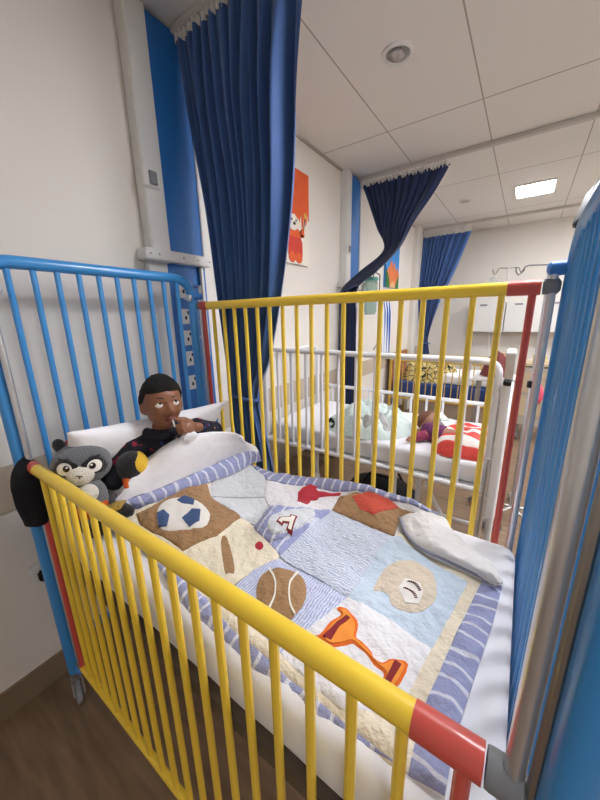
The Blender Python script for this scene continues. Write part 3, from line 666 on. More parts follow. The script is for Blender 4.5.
body.tube([SHL, (SHL+ELL)/2, ELL, (ELL+WRL)/2, WRL], [.033, .028, .024, .022, .0165], 16)
body.tube([SHR, (SHR+ELR)/2, ELR, (ELR+WRR)/2, WRR], [.033, .028, .024, .022, .0165], 16)
for s in (-1, 1):      # legs under the sheet, knees drawn up
    yk = .44+s*.045; body.tube([PE+Vector((.0, s*.03, .0)), Vector((.17, .37+s*.05, .86)), Vector((.235, yk, .895)), Vector((.24, yk, .85)), Vector((.215, yk, .80))], [.05, .042, .032, .026, .02], 14)
    body.tube([(.205, yk, .79), (.25, yk+.01, .786)], [.018, .014], 12)
# left hand, fingers curled towards the mouth
D = (MO+Vector((.012, .0, -.026))-WRL).normalized(); Nn = Vector((.9, .15, .35)); Nn = (Nn-D*Nn.dot(D)).normalized(); S = D.cross(Nn)
if S.z < 0: S = -S
PM = WRL+D*.03
body.ell(PM, (.026, .012, .023), Matrix((D, Nn, S)).transposed(), 20, 14)
body.tube([WRL-D*.01, WRL+D*.018], [.0165, .017], 14)
for i, (off, l, r) in enumerate(((.0185, .030, .0068), (.0065, .034, .007), (-.0055, .031, .0068), (-.017, .025, .006))):
    k0 = PM+D*.020+S*off; k1 = k0+D*l*.62+Nn*.008; k2 = k1+D*l*.25-Nn*.013; k3 = k2-D*.008-Nn*.014
    if i == 0: k1 = k0+D*l*.75+Nn*.006+S*.004; k2 = k1+D*.014-Nn*.004+S*.006; k3 = k2+D*.006-Nn*.008+S*.003
    body.tube([k0, k1, k2, k3], [r*1.1, r*1.05, r, r*.8], 12)
    body.ell(k3, (r*.8,)*3, None, 10, 8); body.ell(k1, (r*1.06,)*3, None, 10, 8)
T0 = PM-D*.008+S*.018; T1 = T0+D*.022+S*.012-Nn*.004; T2 = T1+D*.02+S*.004-Nn*.006
body.tube([T0, T1, T2], [.009, .008, .0065], 12); body.ell(T2, (.0065,)*3, None, 10, 8)
# right hand resting under the sheet edge
D2 = (WRR-ELR).normalized(); body.ell(WRR+D2*.03, (.03, .022, .012), (0, 0, .5), 16, 12)
for i in range(4):
    a = WRR+D2*.05+Vector((-.018, .016, 0))*(i-1.5)*.6; body.tube([a, a+D2*.022, a+D2*.036-Vector((0, 0, .008))], [.007, .0065, .0055], 10)
a = WRR+D2*.02+Vector((-.015, .02, 0)); body.tube([a, a+D2*.02+Vector((-.012, .016, 0)), a+D2*.035+Vector((-.012, .018, -.004))], [.008, .007, .006], 10)
remeshed(body, .0026, skin_m, 'body', boy, 2, .4)
# hair
def hairfn(v):
    p = headfn(v); x, y, z = p
    th = math.atan2(y, abs(x)+1e-6)          # front +
    line = .036+.006*(1-min(1, abs(x)/.05)) if y > .02 else (.040+(y-.02)*1.35 if y > -.03 else -.03)
    if y <= .02: line = max(-.045, min(.038, .040+(y-.02)*1.7))
    k = max(0, min(1, (z-line)/.012))
    g = p.normalized()*(-.004+.0145*k)
    g += p.normalized()*((.0022*noise.noise(p*110)+.003*abs(noise.noise(p*210)))*k)
    return p+g
hm = MB().ell(HC, (.0615, .075, .089), HM, 110, 80, fn=hairfn)
hm.build('hair', hair_m, boy, smooth=180)
for s in (-1, 1):
    ec = HC+HM @ Vector((s*.0258, .0535, .001))
    e = MB().ell(ec, (.0132, .0125, .0112), HM, 20, 14).build('eye', eyew_m, boy)
    gd = (HM @ Vector((-.16, .86, .50))).normalized()
    MB().ell(ec+gd*.0080, (.0058, .0058, .0058), HM, 14, 10).build('iris', iris_m, e)
    lid = []
    for i in range(9):
        q = PI*(i/8); lid.append(ec+HM @ Vector((.0135*math.cos(q), .0075+.003*math.sin(q), 0.003+.0098*math.sin(q))))
    MB().tube(lid, [.0012]+[.0026]*7+[.0012], 8).build('eyelid', skin_m, boy)
    lid = [ec+HM @ Vector((.0135*math.cos(PI*i/8), .008+.0025*math.sin(PI*i/8), -.002-.0095*math.sin(PI*i/8))) for i in range(9)]
    MB().tube(lid, [.001]+[.0018]*7+[.001], 8).build('eyelid', skin_m, boy)
    br = [HC+HM @ Vector((s*(.011+.031*i/6), .0690-.0016*i-.00035*i*i, .0195+.0052*math.sin(PI*(i+1)/8))) for i in range(7)]
    MB().tube(br, [.001, .002, .0024, .0024, .002, .0016, .0008], 8).build('eyebrow', hair_m, boy)
for z, w, r in ((-.0447, .0165, .0044), (-.0530, .0145, .0050)):
    lp_ = [HC+HM @ Vector((w*(i/4-1), .0765-.010*((i/4-1))**2-(.002 if z < -.05 else .0), z-.002*abs(i/4-1)+(.0012*math.cos((i/4-1)*6) if z > -.05 else .001*abs(i/4-1)))) for i in range(9)]
    MB().tube(lp_, [r*.3, r*.7, r*.9, r, r*.95, r, r*.9, r*.7, r*.3], 10).build('lip', lip_m, boy)
# patterned top
def shirt_mat():
    m = bpy.data.materials.new('navy_top_red_pattern'); m.use_nodes = True; nt = m.node_tree; b = nt.nodes['Principled BSDF']; b.inputs['Roughness'].default_value = .9
    tc = nt.nodes.new('ShaderNodeTexCoord'); v = nt.nodes.new('ShaderNodeTexVoronoi'); v.inputs['Scale'].default_value = 36; v.inputs['Randomness'].default_value = .9
    nz = nt.nodes.new('ShaderNodeTexNoise'); nz.inputs['Scale'].default_value = 60
    mxv = nt.nodes.new('ShaderNodeMix'); mxv.data_type = 'RGBA'; mxv.inputs[0].default_value = .02
    nt.links.new(tc.outputs['Object'], mxv.inputs[6]); nt.links.new(nz.outputs['Color'], mxv.inputs[7]); nt.links.new(tc.outputs['Object'], nz.inputs['Vector'])
    nt.links.new(mxv.outputs[2], v.inputs['Vector'])
    lt = nt.nodes.new('ShaderNodeMath'); lt.operation = 'LESS_THAN'; lt.inputs[1].default_value = .31; nt.links.new(v.outputs['Distance'], lt.inputs[0])
    hs = nt.nodes.new('ShaderNodeSeparateColor'); nt.links.new(v.outputs['Color'], hs.inputs[0])
    r = nt.nodes.new('ShaderNodeValToRGB'); r.color_ramp.interpolation = 'CONSTANT'; e = r.color_ramp.elements
    e[0].color = lin((24, 22, 34)); e[1].position = .38; e[1].color = lin((142, 36, 62)); q = e.new(.80); q.color = lin((206, 150, 110)); q = e.new(.88); q.color = lin((60, 66, 130))
    nt.links.new(hs.outputs[0], r.inputs['Fac'])
    mx = nt.nodes.new('ShaderNodeMix'); mx.data_type = 'RGBA'; mx.inputs[6].default_value = lin((22, 21, 34))
    nt.links.new(lt.outputs[0], mx.inputs[0]); nt.links.new(r.outputs['Color'], mx.inputs[7]); nt.links.new(mx.outputs[2], b.inputs['Base Color'])
    return m
st = MB()
st.tube([CH+Vector((-.012, 0, .035)), CH+Vector((-.012, 0, .02)), CH+Vector((-.012, 0, 0)), Vector((.105, .342, .91)), Vector((.095, .346, .87)), PE], [.045, .056, .070, .073, .075, .076], 24)
st.tube([SHR+Vector((0, .0, .0)), Vector((.115, .338, .995)), SHL], [.044, .046, .044], 18)
st.tube([SHL+Vector((0, -.02, 0)), SHL, (SHL+ELL)/2, ELL, (ELL+WRL)/2, ELL+(WRL-ELL)*.93], [.04, .046, .041, .036, .032, .024], 18)
st.tube([SHR+Vector((0, .02, 0)), SHR, (SHR+ELR)/2, ELR, (ELR+WRR)/2, ELR+(WRR-ELR)*.8], [.04, .046, .041, .036, .033, .027], 18)
st.ell(ELL, (.036,)*3, None, 14, 10); st.ell(ELR, (.036,)*3, None, 14, 10)
so = remeshed(st, .005, shirt_mat(), 'top', boy, 5, .5)
for v in so.data.vertices:
    n = noise.noise(Vector(v.co)*22)
    v.co += Vector(v.normal)*.004*n
cl = []
for i in range(29):
    q = 2*PI*i/28; cl.append(Vector((.138, .338, 1.008))+Vector((.050*math.cos(q), .052*math.sin(q), -.012*math.cos(q))))
MB().tube(cl, .0185, 12, caps=False).build('collar', mat('navy_collar', (20, 20, 36), .9, bump=.4, bscale=300), boy)
ti = MB().ell(PM+Vector((.004, -.012, -.030)), (.016, .026, .017), (.2, .3, -.5), 24, 16, fn=lambda v: v*(1+.3*noise.noise(v*70))).build('tissue', sheet_m, loc=PM-Vector((0, 0, .04)))
tag(ti, 'small white crumpled tissue under the hand of the boy', 'tissue')
sk_ = MB().tube([MO+F*.012+UP*.002, MO+F*.022-UP*.012, MO+F*.024-UP*.02], .0024, 8).build('stick', white_pl, loc=MO)
tag(sk_, 'short white stick held at the lips of the boy', 'stick')

# ------------------------------------------------------------------ plush raccoon
RC = Vector((.108, .090, .962)); RF = Vector((.86, -.42, .12)).normalized(); RR = RF.cross(Vector((0, .1, 1))).normalized(); RU = RR.cross(RF)
RM = Matrix((RR, RF, RU)).transposed()
rac = thing('plush_raccoon', 'grey raccoon plush toy with black eye mask beside the boy at the headboard', 'plush toy', (.12, .09, .765))
def rp(x, y, z): return RC+RM @ Vector((x, y, z))
def rhead(v):
    k = 1+.12*gs(abs(v.x), v.z, .05, -.02, .03, .03)
    return Vector((v.x*k, v.y, v.z*(1-.05*(v.x/.07)**2)))
def rsurf(x, z, lift=0):
    a, b, c = .078, .062, .070
    k = 1+.12*gs(abs(x), z, .05, -.02, .03, .03)
    q = 1-(x/k/a)**2-(z/c)**2
    return rp(x, b*math.sqrt(max(0, q))+lift, z)
MB().ell(RC, (.078, .062, .070), RM, 40, 28, fn=rhead).build('head', plush_grey, rac)
def rpatch(poly, lift, nm, m, par=rac):
    bm = bmesh.new(); f = bm.faces.new([bm.verts.new((x, z, 0)) for x, z in poly]); bmesh.ops.triangulate(bm, faces=[f])
    for _ in range(5):
        es = [e for e in bm.edges if e.calc_length() > .009]
        if not es: break
        bmesh.ops.subdivide_edges(bm, edges=es, cuts=1); bmesh.ops.triangulate(bm, faces=[q for q in bm.faces if len(q.verts) > 4])
    E = [e for e in bm.edges if e.is_boundary]
    r = bmesh.ops.extrude_edge_only(bm, edges=E); low = {g for g in r['geom'] if isinstance(g, bmesh.types.BMVert)}
    vs = [rsurf(v.co.x, v.co.y, -.004 if v in low else lift) for v in bm.verts]; bm.verts.index_update()
    mb = MB(); mb.add(vs, [[v.index for v in q.verts] for q in bm.faces]); bm.free()
    return mb.build(nm, m, par, smooth=60)
def oval(cx, cz, rx, rz, rot=0, n=20):
    return [(cx+rx*math.cos(2*PI*i/n)*math.cos(rot)-rz*math.sin(2*PI*i/n)*math.sin(rot), cz+rx*math.cos(2*PI*i/n)*math.sin(rot)+rz*math.sin(2*PI*i/n)*math.cos(rot)) for i in range(n)]
for s in (-1, 1):
    rpatch([(s*x, z) for x, z in ((.004, .012), (.03, .034), (.058, .022), (.071, -.004), (.060, -.022), (.03, -.020), (.008, -.012))], .002, 'eye_mask', plush_black)
    e = rpatch(oval(s*.037, .002, .019, .0185), .004, 'eye', eyew_m)
    rpatch(oval(s*.032, .004, .0085, .0095), .0055, 'pupil', iris_m, e); rpatch(oval(s*.030, .008, .0028, .003), .0068, 'glint', eyew_m, e)
    rpatch([(s*.012, .012), (s*.018, .017), (s*.050, .027), (s*.054, .033), (s*.03, .031), (s*.012, .020)], .0065, 'brow', plush_black)
    ec = rp(s*.052, 0, .060)
    er = MB().ell(ec, (.017, .010, .024), RM @ Matrix.Rotation(s*.35, 3, 'Y'), 18, 12).build('ear', plush_black, rac)
MB().ell(rp(0, .052, -.022), (.036, .023, .031), RM, 26, 18).build('muzzle', plush_cream, rac)
MB().tube([rp(-.007, .074, -.022), rp(.0, .0755, -.019), rp(.008, .074, -.017)], .0016, 8).tube([rp(0, .0755, -.02), rp(0, .0745, -.027)], .0014, 8).build('mouth', plush_black, rac)
mb = MB()
for x, z, r in ((.0, .066, .016), (.012, .078, .019), (.026, .080, .017), (.004, .05, .012), (.018, .062, .014)): mb.ell(rp(-x, .012, z), (r, r*.8, r), RM, 14, 10)
mb.build('head_tuft', plush_black, rac)
MB().ell(rp(.004, -.02, .060), (.04, .02, .022), RM, 18, 12).build('bandana', mat('red_cloth', (178, 46, 48), .9), rac)
BC = Vector((.135, .082, .85))
MB().ell(BC, (.05, .052, .075), None, 24, 18).build('torso', plush_grey, rac)
MB().ell(BC+Vector((.028, -.012, .035)), (.03, .03, .03), None, 18, 12).build('chest', plush_cream, rac)
MB().ell(BC+Vector((.012, -.006, -.018)), (.05, .050, .034), None, 20, 14).build('orange_shirt', plush_org, rac)
for s, yy in ((-1, .052), (1, .12)):
    MB().tube([(.15, yy, .795), (.20, yy+s*.004, .792), (.235, yy, .80)], [.02, .022, .024], 14).build('leg', plush_black, rac)

# plush black and yellow bird
BCN = Vector((.150, .214, .912))
bird = thing('plush_bird', 'black and yellow round plush toy between raccoon plush and white sheet', 'plush toy', (.14, .19, .765))
MB().ell(BCN, (.050, .047, .056), (0, .2, 0), 28, 20).build('head', plush_black, bird)
ydir = Vector((.48, .74, .46)).normalized(); q = Vector((0, 0, 1)).rotation_difference(ydir).to_matrix()
MB().ell(BCN+ydir*.017, (.046, .046, .0375), q, 26, 18).build('yellow_face', plush_yel, bird)
MB().tube([BCN+Vector((.02, -.028, -.034)), BCN+Vector((.044, -.046, -.046))], [.016, .006], 12).build('beak', plush_org, bird)
MB().tube([BCN+Vector((-.03, -.02, .04)), BCN+Vector((-.034, -.018, .066)), BCN+Vector((-.03, -.012, .088))], [.010, .011, .008], 12).build('tuft', plush_black, bird)
MB().ell(BCN+Vector((-.012, -.002, -.088)), (.045, .036, .072), None, 22, 16).build('body', plush_black, bird)

# wrapped packet lying by the rail
def packet(u, v):
    a, b = 2*u-1, 2*v-1
    t = (1-a**4)*(1-b**4)
    Rm = Matrix.Rotation(.75, 3, 'Z') @ Matrix.Rotation(-.35, 3, 'Y')
    p = Vector((a*.042, b*.024, .012*t+.002*math.sin(a*26)*(1-abs(b))))
    return Vector((.262, .085, .858))+Rm @ p
pk = MB().grid(packet, 40, 24)
def packet2(u, v):
    a, b = 2*u-1, 2*v-1
    Rm = Matrix.Rotation(.75, 3, 'Z') @ Matrix.Rotation(-.35, 3, 'Y')
    return Vector((.262, .085, .858))+Rm @ Vector((a*.042, b*.024, -.008*(1-a**4)*(1-b**4)))
pk.grid(packet2, 40, 24)
tag(pk.build('snack_packet', foil_m, loc=(.262, .085, .84), smooth=60), 'shiny gold packet lying in front of the raccoon plush', 'packet')
bp_ = MB().tube([(.245, .100, .79), (.25, .105, .825), (.275, .12, .84), (.29, .135, .835)], [.02, .026, .022, .012], 16)
tag(bp_.build('black_pouch', plush_black, loc=(.25, .105, .785)), 'small black soft pouch beneath the gold packet', 'pouch')

# dark knitted cap over the cot corner
def cap(u, v):
    a = 2*PI*u; t = v
    z = .985-.215*t
    r = (math.sin(min(1, t/.42)*PI/2)**.7)*(1-.30*max(0, (t-.5)/.5)**1.6)
    fo = 1+.07*math.sin(a*5+t*3)*t+.05*noise.noise(Vector((math.cos(a)*2, math.sin(a)*2, t*4)))
    return Vector((-.030+.052*r*fo*math.cos(a)+.012*math.sin(t*3), -.010+.046*r*fo*math.sin(a), z))
cp = MB().grid(cap, 48, 34).build('knitted_cap', navy_cloth, loc=(-.03, -.01, .77), smooth=180)
tag(cp, 'dark navy knitted cap hung over the headboard post and lowered rail', 'cap')
sdm = cp.modifiers.new('thick', 'SOLIDIFY'); sdm.thickness = .004; sdm.offset = 1

# ------------------------------------------------------------------ pictures on the wall
def canvas(y0, y1, z0, z1, label, m):
    t = thing('canvas_picture', label, 'picture', (XW, (y0+y1)/2, z0), None)
    MB().box((XW+.012, (y0+y1)/2, (z0+z1)/2), (.024, y1-y0, z1-z0), bev=.002).build('canvas', m, t)
    return t
def paint(t, y0, z0, w, h, poly, m, name, lift):
    M = Matrix(((0, 0, 1, XW+.024), (1, 0, 0, y0), (0, 1, 0, z0), (0, 0, 0, 1)))
    MB().prism([(a*w, b*h) for a, b in poly], .0, lift, M).build(name, m, t, smooth=0)
cw = mat('canvas_white', (232, 226, 214), .8)
y0, y1, z0, z1 = 1.40, 1.84, 1.745, 2.325; w, h = y1-y0, z1-z0
p1 = canvas(y0, y1, z0, z1, 'white canvas picture of a red bear under dripping orange paint', cw)
po = mat('picture_orange', (222, 92, 40), .7, var=.12, vscale=18); pr = mat('picture_red', (206, 62, 44), .7, var=.1, vscale=30); pye = mat('picture_ochre', (222, 176, 70), .7)
drip = [(0, 1), (1, 1), (1, .52), (.975, .50), (.955, .60), (.93, .47), (.905, .44), (.885, .58), (.85, .50), (.82, .41), (.795, .42), (.78, .56), (.74, .46), (.71, .52), (.66, .40), (.62, .55), (.55, .44), (.5, .56), (.42, .45), (.36, .56), (.28, .48), (.2, .58), (.1, .5), (0, .56)]
paint(p1, y0, z0, w, h, drip, po, 'orange_paint', .002)
def circ(cx, cy, rx, ry, n=18): return [(cx+rx*math.cos(2*PI*i/n), cy+ry*math.sin(2*PI*i/n)) for i in range(n)]
paint(p1, y0, z0, w, h, circ(.60, .27, .17, .13), po, 'bear_body', .003)
paint(p1, y0, z0, w, h, [(.42, .09), (.80, .09), (.80, .24), (.76, .29), (.44, .29)], pr, 'bear_shorts', .0036)
paint(p1, y0, z0, w, h, circ(.56, .44, .13, .085), cw, 'bear_face', .0042)
for cx, cy, rx, ry in ((.52, .07, .09, .06), (.70, .07, .09, .06)): paint(p1, y0, z0, w, h, circ(cx, cy, rx, ry), po, 'bear_foot', .0044)
paint(p1, y0, z0, w, h, [(.72, .36), (.80, .30), (.86, .32), (.84, .42), (.79, .40), (.74, .30)], po, 'bear_arm', .004)
paint(p1, y0, z0, w, h, [(.83, .38), (.845, .38), (.89, .53), (.875, .53)], mat('picture_brush', (92, 60, 40), .7), 'brush', .0045)
paint(p1, y0, z0, w, h, circ(.885, .55, .04, .035, 10), pye, 'brush_tip', .005)
for cx in (.52, .63): paint(p1, y0, z0, w, h, circ(cx, .465, .016, .013, 10), black_pl, 'bear_eye', .0055)
paint(p1, y0, z0, w, h, circ(.585, .43, .03, .018, 12), black_pl, 'bear_nose', .0055)
y0, y1, z0, z1 = 3.42, 3.865, 1.705, 2.27; w, h = y1-y0, z1-z0
sky_m = mat('picture_sky', (58, 140, 214), .7, var=.2, vscale=5)
p2 = canvas(y0, y1, z0, z1, 'small blue canvas picture of orange rocks and green bushes under a blue sky', sky_m)
paint(p2, y0, z0, w, h, [(0, 0), (1, 0), (1, .3), (.85, .42), (.72, .34), (.62, .52), (.5, .40), (.4, .55), (.28, .42), (.15, .36), (0, .2)], mat('picture_rock', (222, 122, 70), .7, var=.35, vscale=20), 'rocks', .002)
paint(p2, y0, z0, w, h, [(0, 0), (.35, 0), (.25, .18), (.1, .3), (0, .36)], mat('picture_green', (54, 112, 54), .8, var=.3, vscale=30), 'bushes', .003)
paint(p2, y0, z0, w, h, [(.7, .0), (1, 0), (1, .26), (.88, .2)], MATS['picture_green'], 'bushes', .003)
paint(p2, y0, z0, w, h, [(.3, 0), (.75, 0), (.6, .14), (.42, .1)], mat('picture_sand', (226, 178, 128), .8), 'path', .0035)

ws_ = thing('wall_socket', 'white wall socket low on the wall left of the headboard post', 'socket', (XW, .0, .48))
MB().box((XW+.008, .0, .485), (.016, .08, .08), bev=.004).build('face_plate', white_pl, ws_)
MB().box((XW+.03, -.005, .482), (.03, .034, .038), bev=.006).build('plug', black_pl, ws_)
# ------------------------------------------------------------------ ceiling fittings
def downlight(x, y, r, label):
    t = thing('recessed_downlight', label, 'ceiling light', (x, y, ZC), None)
    MB().lathe([(r*.72, -.004), (r*.78, -.010), (r, -.006), (r*1.02, 0), (r*.72, 0)], (x, y, ZC), n=32).build('trim_ring', white_pl, t)
    MB().lathe([(r*.72, -.004), (r*.5, -.001), (0, -.0012)], (x, y, ZC), n=32).build('reflector', steel, t)
    mb = MB()
    for k in range(7): mb.box((x-r*.3+k*r*.1, y, ZC-.006), (r*.04, r*.9*math.sqrt(1-((k-3)/4.2)**2), .008))
    mb.build('louvre', white_pl, t)
downlight(.555, 1.47, .072, 'large unlit round downlight in the ceiling above the nearer bay')
downlight(.50, 3.83, .062, 'small far round downlight in the ceiling beside the lit panel')
def lamp(x, y, label, E, w=.29, d=.34):
    t = thing('ceiling_light_panel', label, 'ceiling light', (x, y, ZC), 'ceiling light panels')
    MB().box((x, y, ZC-.006), (w+.03, d+.03, .012), bev=.003).build('frame', white_pl, t)
    m = MATS.get('lit_diffuser%d' % E) or mat('lit_diffuser%d' % E, (250, 251, 255), .5, emit=E)
    MB().box((x, y, ZC-.013), (w, d, .006)).build('diffuser', m, t, smooth=0)
lamp(1.10, 3.86, 'lit square ceiling light panel in the far bay', 26)
lamp(1.32, 1.0, 'lit square ceiling light panel above the aisle end of the gap between the cots', 26, .32, .5)
lamp(2.0, -1.2, 'added unseen fill light panel on the ceiling behind the nearest cot', 7, .5, .6)  # unseen panel added as weak front fill for curtain, headboard and bed
lamp(2.7, 1.9, 'added out-of-view ceiling light panel over the aisle', 26, .5, .6)  # out-of-view panel added to help light the ward
lamp(2.7, 4.1, 'added out-of-view ceiling light panel over the far end of the aisle', 26, .5, .6)  # second aisle panel, also added out of view for the room lighting

tv = thing('television', 'dark television hung from the ceiling at the far right', 'television', (1.47, 3.0, 2.12))
MB().box((1.455, 3.0, 2.125), (.05, .34, .24), rot=(0, .25, .1), bev=.006).build('screen_case', black_pl, tv)
MB().box((1.426, 3.0, 2.132), (.004, .31, .21), rot=(0, .25, .1)).build('screen', mat('dark_glass', (40, 42, 46), .55, spec=.1), tv)
MB().tube([(1.475, 3.0, 2.2), (1.5, 3.0, 2.3), (1.5, 3.0, ZC)], .014, 10).build('bracket', steel, tv)

# ------------------------------------------------------------------ white cot in the middle bay
wc = thing('hospital_cot', 'white metal cot behind the raised yellow rail', 'cot', (.5, 1.6, 0))
Y0, Y1 = 1.25, 1.95; XA, XB = -.135, 1.122
pts = fillet([(XA, Y0, .615), (XA, Y0, 1.2), (XB, Y0, 1.195), (XB, Y0, .605)], .06, 7)
nr = MB().tube(pts, .0145, 14).build('side_rail', white_en, wc)
MB().tube([(XA, Y0, .615), (XB, Y0, .61)], .0135, 12).build('bottom_tube', white_en, nr)
for i in range(11):
    x = -.032+.104*i
    MB().tube([(x, Y0, .615), (x, Y0, 1.195)], .0085, 10).build('bar', white_en, nr)
fr = MB().tube([(XA, Y1, .853), (XB, Y1, .84)], .013, 12).build('side_rail', white_en, wc, label='lowered far side rail')
MB().tube([(XA, Y1, .48), (XB, Y1, .48)], .012, 10).build('bottom_tube', white_en, fr)
for i in range(11):
    x = -.032+.104*i
    MB().tube([(x, Y1, .48), (x, Y1, .845)], .008, 10).build('bar', white_en, fr)
end_board('headboard', XA-.025, Y0+.025, Y1-.025, 1.17, white_en, wc, [Y0+.02+.094*k for k in range(1, 7)], .014, .007, .6, .1)
end_board('footboard', XB+.04, Y0+.025, Y1-.025, 1.0, white_en, wc, [Y0+.02+.094*k for k in range(1, 7)], .014, .007, .6, .1)
MB().box((XB+.032, Y0-.005, .80), (.032, .028, .62), bev=.004).build('corner_column', white_en, wc)
hd = MB().box((XB+.034, Y0-.045, 1.19), (.03, .032, .15), rot=(.62, 0, 0), bev=.004).build('handle', white_en, wc)
MB().box((XB+.034, Y0-.0885, 1.129), (.027, .024, .022), rot=(.62, 0, 0), bev=.004).build('handle_grip', black_pl, hd)
MB().tube([(XB+.005, Y0-.022, .30), (XB+.005, Y0-.022, .78)], .009, 10).build('slide_rod', chrome, wc)
mb = MB()
for y in (Y0+.035, Y1-.035): mb.box((.49, y, .605), (1.27, .03, .03))
for x in (-.1, .3, .7, 1.08): mb.box((x, 1.6, .603), (.03, .64, .022))
mb.build('mattress_base', white_en, wc)
for y in (Y0+.05, Y1-.05):
    MB().tube([(.2, y, .40), (1.1, y, .40)], .009, 8).build('under_frame', white_en, wc)
for x, zb in ((.215, .38), (.705, .06), (.83, .06)):
    MB().tube([(x, Y0+.05, .6), (x, Y0+.05, zb)], .013, 10).build('strut', white_en, wc)
MB().tube([(.86, Y0+.06, .55), (1.12, Y0+.06, .10)], .012, 8).build('strut', white_en, wc)
MB().ell((.225, Y0+.03, .425), (.022, .022, .022), None, 14, 10).build('knob', white_en, wc)
for x in (XA-.025, XB+.04):
    for y in (Y0+.025, Y1-.025): castor(x, y, wc, 1.2, .3)
m2 = pillow_box(-.12, 1.11, Y0+.02, Y1-.02, .622, .728, r=.025).build('mattress', matt_m, loc=(.5, 1.6, .622), smooth=60)
tag(m2, 'white sheeted mattress inside the white cot', 'mattress')
def heap(cx, cy, rx, ry, z0, h, m, name, seed, p=2.2, rough=.25, sq=2.0):
    def rim(u):
        a = 2*PI*u; x, y = math.cos(a), math.sin(a)
        k = (1+.12*noise.noise(Vector((x*1.5, y*1.5, seed))))/(abs(x)**sq+abs(y)**sq)**(1/sq)
        return x*k, y*k
    def g(u, v):
        x, y = rim(u); r = v
        px, py = cx+rx*r*x, cy+ry*r*y
        hh = h*(1-r**p)*(1+rough*1.4*noise.noise(Vector((px*11, py*11, seed*3))))+h*rough*.6*noise.noise(Vector((px*34, py*34, seed)))*(1-r)
        return Vector((px, py, z0+max(0, hh)))
    def bt(u, v):
        x, y = rim(u); return Vector((cx+rx*v*x, cy+ry*v*y, z0))
    return MB().grid(g, 80, 30).grid(bt, 80, 2)
teal = mat('pale_teal_fleece', (196, 209, 205), .95, var=.12, vscale=9, bump=.5, bscale=60)
greyp = mat('grey_pattern_fleece', (160, 160, 158), .95, var=.5, vscale=30, bump=.4, bscale=60)
tb = heap(.47, 1.52, .27, .24, .730, .105, teal, '', 2.3, 3.2, .75).build('baby_blanket', teal, loc=(.48, 1.53, .73), smooth=180, recalc=True)
tag(tb, 'crumpled pale teal and grey blanket on the white cot', 'blanket')
heap(.50, 1.41, .15, .11, .745, .085, greyp, '', 5.1, 2.6, .6).build('grey_patterned_fold', greyp, tb, smooth=180)
sb = MB().tube([(.235, 1.42, .742), (.27, 1.38, .775), (.31, 1.36, .755), (.30, 1.33, .74)], .012, 10).build('carrier_strap', black_pl, loc=(.28, 1.38, .73))
tag(sb, 'black strap lying at the edge of the pale teal blanket', 'strap')

# baby on the white cot
baby = thing('person', 'baby lying in the white cot with its head on a pale towel', 'person', (.88, 1.55, .73))
BH = Vector((.80, 1.56, .795))
bd = MB()
bd.ell(BH, (.060, .052, .062), (0, .2, .5), 30, 22)
bd.ell(BH+Vector((.022, .045, .010)), (.010, .012, .009), None, 10, 8).ell(BH+Vector((-.046, .02, -.005)), (.006, .014, .017), None, 10, 8)
bd.tube([BH+Vector((.01, -.04, -.03)), Vector((.83, 1.48, .775)), Vector((.88, 1.44, .775)), Vector((.97, 1.45, .77))], [.028, .04, .045, .04], 16)
for s, yy in ((-1, 1.40), (1, 1.52)):
    bd.tube([Vector((.83, yy+(.02 if s < 0 else -.02), .775)), Vector((.78, yy-.005, .76)), Vector((.76, yy-.03, .755))], [.02, .016, .013], 12)
    bd.ell((.755, yy-.04, .755), (.013, .017, .010), None, 12, 8)
    for k in range(4): bd.tube([(.746+.006*k, yy-.05, .755), (.744+.006*k, yy-.064, .753), (.745+.006*k, yy-.07, .747)], [.0044, .0042, .0036], 8)
    bd.tube([(.766, yy-.04, .757), (.774, yy-.055, .755)], [.005, .004], 8)
    bd.tube([Vector((.97, 1.45+s*.03, .765)), Vector((1.02, 1.45+s*.05, .76)), Vector((1.05, 1.45+s*.05, .75))], [.028, .022, .016], 12)
bskin = mat('baby_skin', (150, 104, 82), .55, var=.06, vscale=20)
remeshed(bd, .004, bskin, 'body', baby, 3)
MB().ell(BH+Vector((-.006, .002, .004)), (.0605, .0525, .0605), (0, .2, .5), 26, 20, fn=lambda v: v if v.x < .02 else v*.93).build('hair', mat('baby_hair', (112, 74, 58), .9, bump=.4, bscale=300), baby, smooth=180)
purp = mat('purple_print', (104, 44, 92), .9, var=.7, vscale=40)
top2 = MB().tube([Vector((.815, 1.49, .775)), Vector((.85, 1.45, .775)), Vector((.91, 1.44, .775))], [.042, .05, .05], 18).build('purple_top', purp, baby)
MB().tube([Vector((.83, 1.43, .77)), Vector((.79, 1.395, .757)), Vector((.765, 1.375, .752))], [.028, .024, .018], 14).build('crimson_sleeve', mat('crimson_print', (140, 52, 84), .9, var=.8, vscale=60), baby)
mint = mat('mint_towel', (218, 226, 218), .95, var=.08, vscale=14, bump=.6, bscale=70)
tw = []
for i in range(17):
    a = -1.0+3.3*i/16; tw.append(BH+Vector((.080*math.cos(a)+.025, .078*math.sin(a)+.012, -.018+.024*math.sin(i*1.3))))
to = MB().tube(tw, [.012]+[.032+.007*math.sin(i*2.1) for i in range(15)]+[.012], 14).build('towel', mint, loc=BH-Vector((0, 0, .065)))
tag(to, 'pale mint towel rolled around the head of the baby in the white cot', 'towel')
rw = striped('red_white_blanket', (236, 230, 224), (216, 74, 66), 'Y', 3.1, .50, .8)
bb = heap(.995, 1.48, .125, .19, .730, .08, rw, '', 8.2, 7, .25, 5).build('striped_baby_blanket', rw, loc=(.97, 1.45, .73), smooth=180)
tag(bb, 'red and white striped blanket over the baby in the white cot', 'blanket')

